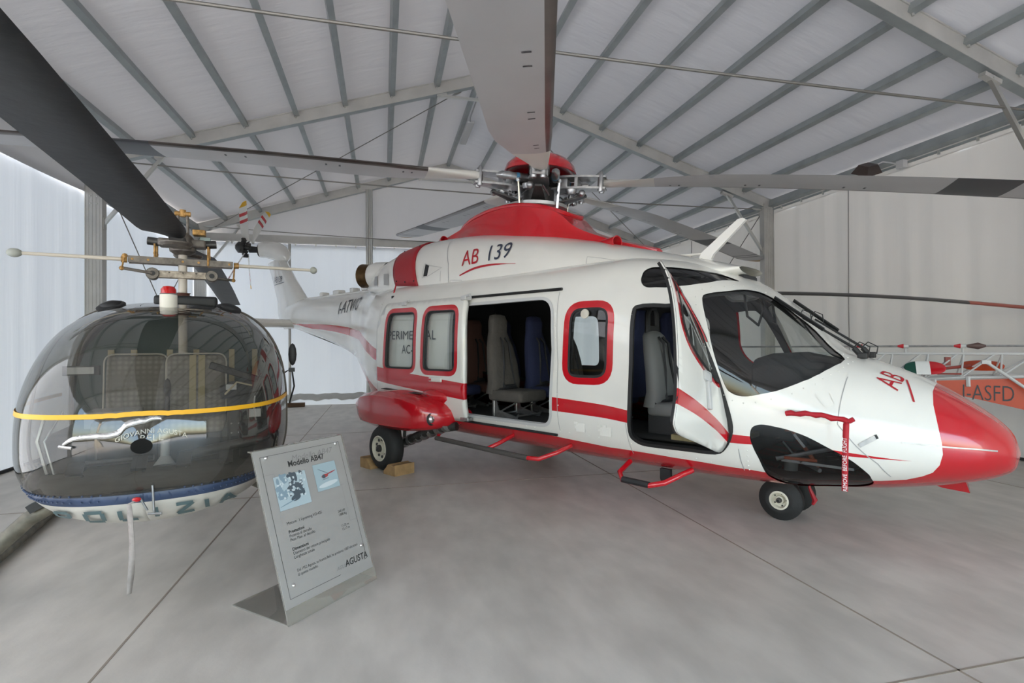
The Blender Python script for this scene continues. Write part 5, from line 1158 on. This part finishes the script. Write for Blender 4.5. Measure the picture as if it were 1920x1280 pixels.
for k in range(10):
    x=-1.4-.5*k; f=1-(k/11)*.75; mb.tube([(x,-.25*f,1.15),(x-.25,0,.8+.03*k),(x-.5,.25*f,1.15)],.012,6); mb.tube([(x,-.25*f,1.15),(x-.25,.25*f,1.15)],.012,6)
mb.build('tail_truss',M_LIGHTGREY,B)
mb=MB(); mb.box((-.75,0,1.25),(.6,.7,.5),bev=.08); mb.box((-.6,0,1.0),(.5,.5,.6),bev=.05); mb.build('engine',M_DSTEEL,B)
mb=MB(); mb.ball((.35,.87,1.48),(.02,.035,.10),12); mb.tube([(.4,.80,1.32),(.4,.86,1.36),(.4,.88,1.20),(.4,.84,1.05)],.008,6); mb.box((.4,.86,1.345),(.03,.05,.035)); mb.build('side_mirror',M_BLACK,B)
mb=MB(); x=2.03; mb.tube([(2.02,.045,.80),(2.01,.05,.66),(1.99,.05,.645)],.006,6); mb.tube([(1.99,.02,.64),(2.0,.085,.635)],.007,6); mb.tube([(2.02,-.01,.735),(2.01,.02,.665)],.006,6); mb.m(1).ball((2.035,-.025,.735),(.016,.022,.014),8); mb.build('nose_hook',[M_STEEL,M_RED],B)
mb=MB(); pts=[]; n=26; vs=[]
for i in range(n+1):
    t=i/n; z=.72-.475*t; w=.010+.006*math.sin(t*PI)+.002*math.sin(t*9); a=.6*math.sin(t*5); cx_=2.055+.006*math.sin(t*7); cyy=-.055+.012*math.sin(t*3)
    vs+=[(cx_-w*math.sin(a),cyy-w*math.cos(a),z),(cx_+w*math.sin(a),cyy+w*math.cos(a),z)]
mb.add([(2.04,-.030,.735),(2.04,-.010,.735)]+vs,[(0,1,3,2)]+[(2+2*i,3+2*i,5+2*i,4+2*i) for i in range(n)]); r_=mb.build('hanging_ribbon',mat('faded_ribbon',(.33,.29,.27),.8,var=.2,vscale=30),None,solid=.003); r_.location=KO; r_.rotation_euler=(0,0,KD); tag(r_,'long faded grey ribbon hanging from the nose of the bubble helicopter','ribbon')
# ---------------------------------------------------------------- information stand
SA=Vector((-.516,3.17,0)); ab=Vector((.466,.506,0)); sw=.69; ang_=math.atan2(ab.y,ab.x)
sg=tag(empty('information_stand',SA,ang_),'leaning grey metal information stand with printed text and two small pictures','sign')
M_ACR=glass('acrylic_sheet',(.80,.78,.75),1.2,haze=.30); M_PL=mat('silver_plate',(.38,.365,.35),.42,.25,var=.05,vscale=3,stretch=(1,8,1)); M_INK=mat('black_print',(.03,.03,.03),.6); M_INKG=mat('grey_print',(.25,.24,.235),.6)
lean=math.atan2(.325,.935); PH=.99
T=Matrix.Rotation(PI/2-lean,4,'X')   # plate coordinates: x right, y up the plate, z toward the reader
T=Matrix.Rotation(PI/2,4,'X'); T=Matrix.Rotation(-lean,4,'X')@T
mb=MB(); e=.004
mb.add([(0,0,-e),(sw,0,-e),(sw,PH,-e),(0,PH,-e),(0,0,e),(sw,0,e),(sw,PH,e),(0,PH,e)],[(0,3,2,1),(4,5,6,7),(0,1,5,4),(1,2,6,5),(2,3,7,6),(3,0,4,7)],T)
mb.box((sw/2,.25,.004),(sw,.50,.008)); mb.box((0,0,0),(.001,.001,.001)); 
q=T@Vector((sw/2,PH,-.012)); mb.box(q,(sw,.035,.008)); mb.build('acrylic_holder',M_ACR,sg,smooth=False)
mb=MB(); mb.add([(.002,.085,.005),(sw-.015,.085,.005),(sw-.015,PH-.005,.005),(.002,PH-.005,.005),(.002,.085,.009),(sw-.015,.085,.009),(sw-.015,PH-.005,.009),(.002,PH-.005,.009)],[(0,3,2,1),(4,5,6,7),(0,1,5,4),(1,2,6,5),(2,3,7,6),(3,0,4,7)],T); mb.build('printed_plate',M_PL,sg,smooth=False)
Tz=T@Matrix.Translation((0,0,.0105))
def pt2(u,v): return u,v
mb=MB()
def ln(x0,y0,x1,y1,w=.0022): 
    d=Vector((x1-x0,y1-y0)).normalized(); n=Vector((-d.y,d.x))*w/2; mb.add([(x0+n.x,y0+n.y,0),(x0-n.x,y0-n.y,0),(x1-n.x,y1-n.y,0),(x1+n.x,y1+n.y,0)],[(0,1,2,3)],Tz)
ln(.04,.945,sw-.05,.945); ln(.04,.945,.04,.13); ln(.04,.13,.41,.13); ln(sw-.05,.945,sw-.05,.155); ln(sw-.05,.155,sw-.075,.155)
mb.build('plate_border',M_INK,sg,smooth=False)
mb=MB()
def tx(s,x,y,size,mt=None,**k): m=MB(); flat_text(m,s,size,Tz@Matrix.Translation((x,y,0)),**k); m.build('printed_line',mt or M_INK,sg,smooth=False)
tx('Modello AB47',.215,.855,.050,off=.0012,sx=.95); tx('Motore:  1 Lycoming VO-435',.12,.525,.024,sx=.9)
tx('Prestazioni',.12,.475,.025,off=.0006); tx('Potenza al decollo',.12,.452,.024,sx=.9); tx('Peso Max. al decollo',.12,.429,.024,sx=.9)
tx('240 HP',.50,.492,.022,sx=.9); tx('1388 Kg',.50,.470,.022,sx=.9); tx('11,32 m',.50,.400,.022,sx=.9); tx('13,17 m',.50,.378,.022,sx=.9)
tx('Dimensioni',.12,.375,.025,off=.0006); tx('Diametro del rotore principale',.12,.352,.024,sx=.9); tx('Lunghezza totale',.12,.329,.024,sx=.9)
tx('Dal 1952 Agusta, su licenza Bell, ha prodotto 1087 elicotteri',.12,.255,.0225,sx=.86); tx('di questo modello.',.12,.231,.0225,sx=.86)
tx('AGUSTA',.46,.160,.055,off=.001,shear=.15,sx=.9)
mb=MB(); tx('Modello AB47',.245,.885,.050,M_INKG,shear=.3,sx=1.1); tx('AGUSTA',.39,.160,.030,M_INKG,shear=.3); ln(.04,.835,.11,.835,.0012); ln(.11,.835,.11,.78,.0012); ln(.565,.66,.60,.66,.0012); ln(.58,.66,.58,.42,.0012); ln(.58,.42,sw-.05,.42,.0012); each(mb,'grey_corner_line',M_INKG,sg,smooth=False)
def pic(name,x0,y0,x1,y1,draw,base):
    mb=MB(); mb.add([(x0,y0,0),(x1,y0,0),(x1,y1,0),(x0,y1,0)],[(0,1,2,3)],Tz); w=.0015
    mb.m(1)
    for a in ((x0,y0,x1,y0+w),(x0,y1-w,x1,y1),(x0,y0,x0+w,y1),(x1-w,y0,x1,y1)): mb.add([(a[0],a[1],.0004),(a[2],a[1],.0004),(a[2],a[3],.0004),(a[0],a[3],.0004)],[(0,1,2,3)],Tz)
    def blob(cx,cy,rx,ry,m,z=.0006,rot=0):
        mb.m(m); n=14; mb.add([(cx+rx*math.cos(2*PI*i/n)*math.cos(rot)-ry*math.sin(2*PI*i/n)*math.sin(rot),cy+rx*math.cos(2*PI*i/n)*math.sin(rot)+ry*math.sin(2*PI*i/n)*math.cos(rot),z) for i in range(n)],[tuple(range(n))],Tz)
    draw(blob); mb.build(name,[base,M_INKG,mat(name+'_dark',(.07,.09,.11),.6),mat(name+'_tone',(.22,.30,.36),.6),mat(name+'_red',(.35,.05,.05),.6),mat(name+'_pale',(.55,.60,.62),.6)],sg,smooth=False)
rp=random.Random(9)
def d1(b):
    for i in range(60):
        x,y=rp.random(),rp.random()
        b(.105+.01+x*.185,.68+y*.13,.012+.012*rp.random(),.010,3 if x<.4 else 2,.0005+i*1e-5,rp.random()*3)
    for i in range(30): b(.115+rp.random()*.19,.665+rp.random()*.14,.008,.006,5,.0012+i*1e-5,rp.random()*3)
    b(.22,.665,.035,.018,2,.0022,.15); b(.16,.645,.06,.003,3,.0023,.2); b(.25,.70,.05,.002,2,.0023,.1)
pic('mountain_photo',.095,.61,.325,.815,d1,mat('photo_pale_blue',(.40,.48,.52),.6))
def d2(b):
    b(.465,.745,.028,.012,4,.0006,.1); b(.51,.757,.05,.004,4,.0007,.18); b(.455,.742,.014,.012,2,.0008); b(.46,.775,.05,.0018,2,.0009,-.5); b(.465,.725,.03,.0015,2,.0009,.1); b(.48,.69,.08,.015,5,.0005,.1)
pic('flying_photo',.385,.655,.57,.83,d2,mat('photo_sky_blue',(.33,.42,.46),.6))
mb=MB()
for x,y in ((.075,.935),(sw-.085,.935),(.075,.195),(sw-.075,.245)): c=Tz@Vector((x,y,.003)); mb.ball(c,.012,12)
each(mb,'stud',M_CHROME,sg)
# ---------------------------------------------------------------- wheel chocks
for k,(dx,ry) in enumerate(((-.27,0),(.27,PI))):
    p=hpt((-4.22+dx,-1.49,0)); mb=MB(); P=[(-.20,0),(-.20,.115)]+[(.02+.02*0-.28*math.cos(a)+.28-.20+.02, .28-.28*math.sin(a)) for a in ()]
    P=[(-.12,0),(-.12,.13)]
    for i in range(9):
        x=-.10+.22*i/8; xx=x-.27; z=.28-math.sqrt(max(0,.285**2-xx**2)) if abs(xx)<.285 else .12; P.append((x,max(.004,min(.13,z))))
    P.append((.12,0)); mb.prism(P,-.14,.14)
    o=mb.build('wheel_chock',M_WOOD,None,smooth=False); o.location=(p.x,p.y,0); o.rotation_euler=(0,0,HD+ry); tag(o,('wooden chock behind the main wheel, nearer the tail' if k==0 else 'wooden chock in front of the main wheel, nearer the nose'),'chock')
# ---------------------------------------------------------------- the third helicopter with an open truss tail
P1=cdir(3.26,7.4); P2=cdir(6.38,5.6); tv=(P2-P1); TLn=tv.length; ta=math.atan2(tv.y,tv.x)
G3h=tag(empty('truss_helicopter',P1,ta),'helicopter with open white truss tail and orange side panel lettered I-ASFD','helicopter')
M_OR=mat('orange_paint',(.46,.045,.006),.4); M_WT=mat('white_tube_paint',(.55,.55,.56),.4); M_GN=mat('flag_green',(.01,.07,.05),.4)
zt=1.42
mb=MB(); mb.tube([(.75,0,zt),(TLn*.80,0,zt+.0),(TLn+.6,0,zt+.08)],.016,8); 
for s in (-1,1): mb.tube([(.8,s*.04,1.22),(1.4,s*.08,1.06),(TLn*.6,s*.16,1.14),(TLn+.6,s*.25,1.25)],.016,8)
xk=[.9,1.25,1.6,1.95,2.28,2.62,2.95,3.3,3.7]
for i,x in enumerate(xk):
    w=.05+.14*x/3.6; zb_=1.02+.055*x
    for s in (-1,1): mb.tube([(x,s*w,zb_),(x+.05,0,zt)],.010,6); mb.tube([(x,s*w,zb_),(x+.33,0,zt)],.010,6)
    mb.tube([(x,-w,zb_),(x,w,zb_)],.009,6)
mb.build('tail_truss',M_WT,G3h)
mb=MB(); mb.tube([(-.6,0,zt+.09),(TLn+.6,0,zt+.09)],.012,8); mb.build('drive_shaft',M_STEEL,G3h)
mb=MB()
for x in (1.34,1.76,2.30): mb.m(0).tube([(x-.06,0,zt+.09),(x,0,zt+.09)],[.012,.030],10); mb.m(1).tube([(x,0,zt+.09),(x+.05,0,zt+.09)],.026,10); mb.tube([(x+.02,0,zt+.0),(x+.02,0,zt+.08)],.010,6)
mb.m(2).tube([(2.36,0,zt+.09),(2.46,0,zt+.09),(2.53,0,zt+.09)],[.016,.04,.012],12); each(mb,'shaft_bearing',[M_RED,M_LIGHTGREY,mat('brown_coupling',(.09,.05,.045),.5)],G3h)
mb=MB(); mb.prism([(1.98,1.105),(TLn+.6,1.24),(TLn+.6,.62),(2.85,.80),(1.93,1.03)],-.20,-.19); mb.build('side_panel',M_OR,G3h,smooth=False)
mb=MB(); mb.tube([(1.90,-.19,1.09),(1.97,-.19,1.10)],.02,8); mb.m(0)
mb.tube([(2.33,-.195,1.16),(2.33,-.21,1.05)],.022,6); mb.tube([(2.03,-.195,1.12),(2.03,-.21,1.05)],.018,6); each(mb,'panel_clip',M_WT,G3h)
mb=MB(); V2,F2=text('I-ASFD',.25,sx=.63,off=-.002); mb.add([(2.27+x,-.204,.905+z-.02*x) for x,z in V2],F2); mb.build('registration_lettering',M_TXT,G3h)
mb=MB(); mb.tube([(2.48,-.25,1.33),(3.2,-.32,.70)],.016,8); mb.box((2.48,-.25,1.33),(.08,.03,.04)); mb.build('support_strut',M_WT,G3h)
def fin_plate(x,y,z,l,w,mats,cols,name,rx):
    mb=MB(); n=24; 
    for side in (-1,1):
        pass
    rings=[]; 
    for i in range(n+1):
        u=-1+2*i/n; hw=w*math.sqrt(max(0,1-abs(u)**2.6)); rings.append([(u*l, hw*math.cos(t), .012*math.sin(t)*(hw/w+.05)) for t in [2*PI*k/12 for k in range(12)]])
    for i in range(n):
        u=-1+2*(i+.5)/n; mb.m(cols(u)).loft(rings[i:i+2],caps=False)
    o=mb.build(name,mats,G3h); o.location=(x,y,z); o.rotation_euler=rx; return o
fin_plate(1.93,-.26,1.26,.20,.10,[M_GN,M_WTXT,M_RED],lambda u:0 if u<-.42 else (1 if u<.25 else 2),'flag_elevator',(.85,.0,.0))
fin_plate(2.52,.12,1.28,.20,.11,[M_OR],lambda u:0,'elevator',(.55,0,0))
mb=MB(); mb.tube([(2.1,-.22,1.25),(2.4,.05,1.28)],.018,8); mb.tube([(2.05,-.22,1.19),(2.28,-.15,1.19)],.010,6); mb.box((2.18,.0,1.33),(.05,.08,.10)); mb.build('elevator_arm',mat('dull_red_metal',(.25,.04,.03),.5),G3h)
mb=MB(); q0=cdir(3.05,7.2); q1=cdir(6.55,6.75); Mi=(Matrix.Translation(P1)@Matrix.Rotation(ta,4,'Z')).inverted(); a=Mi@Vector((q0.x,q0.y,2.24)); b=Mi@Vector((q1.x,q1.y,1.985)); n=10
rings=[]
for i in range(n+1):
    p=a.lerp(b,i/n)+Vector((0,0,.05*math.sin(PI*i/n))); rings.append([(p.x,p.y+.13*math.cos(t),p.z+.022*math.sin(t)+.02*math.cos(t)) for t in [2*PI*k/10 for k in range(10)]])
mb.loft(rings[:9]); mb.m(1).loft(rings[8:]); mb.build('rotor_blade',[mat('brown_black_blade',(.05,.045,.042),.45),mat('faded_red_tip',(.40,.09,.06),.5)],G3h)
mb=MB(); mb.tube([(-.3,.3,0),(-.3,.3,2.2)],.03,8); mb.tube([(-.3,.3,2.25),(a.x+.1,a.y,a.z)],.02,6)
for s in (-1,1): mb.tube([(TLn+.5,s*.25,1.22),(TLn+.5,s*.6,.03)],.025,8); mb.tube([(-.3+.0,.3,.03),(-.3+s*.3,.3,.03)],.02,6)
mb.build('support_frame',M_WT,G3h)
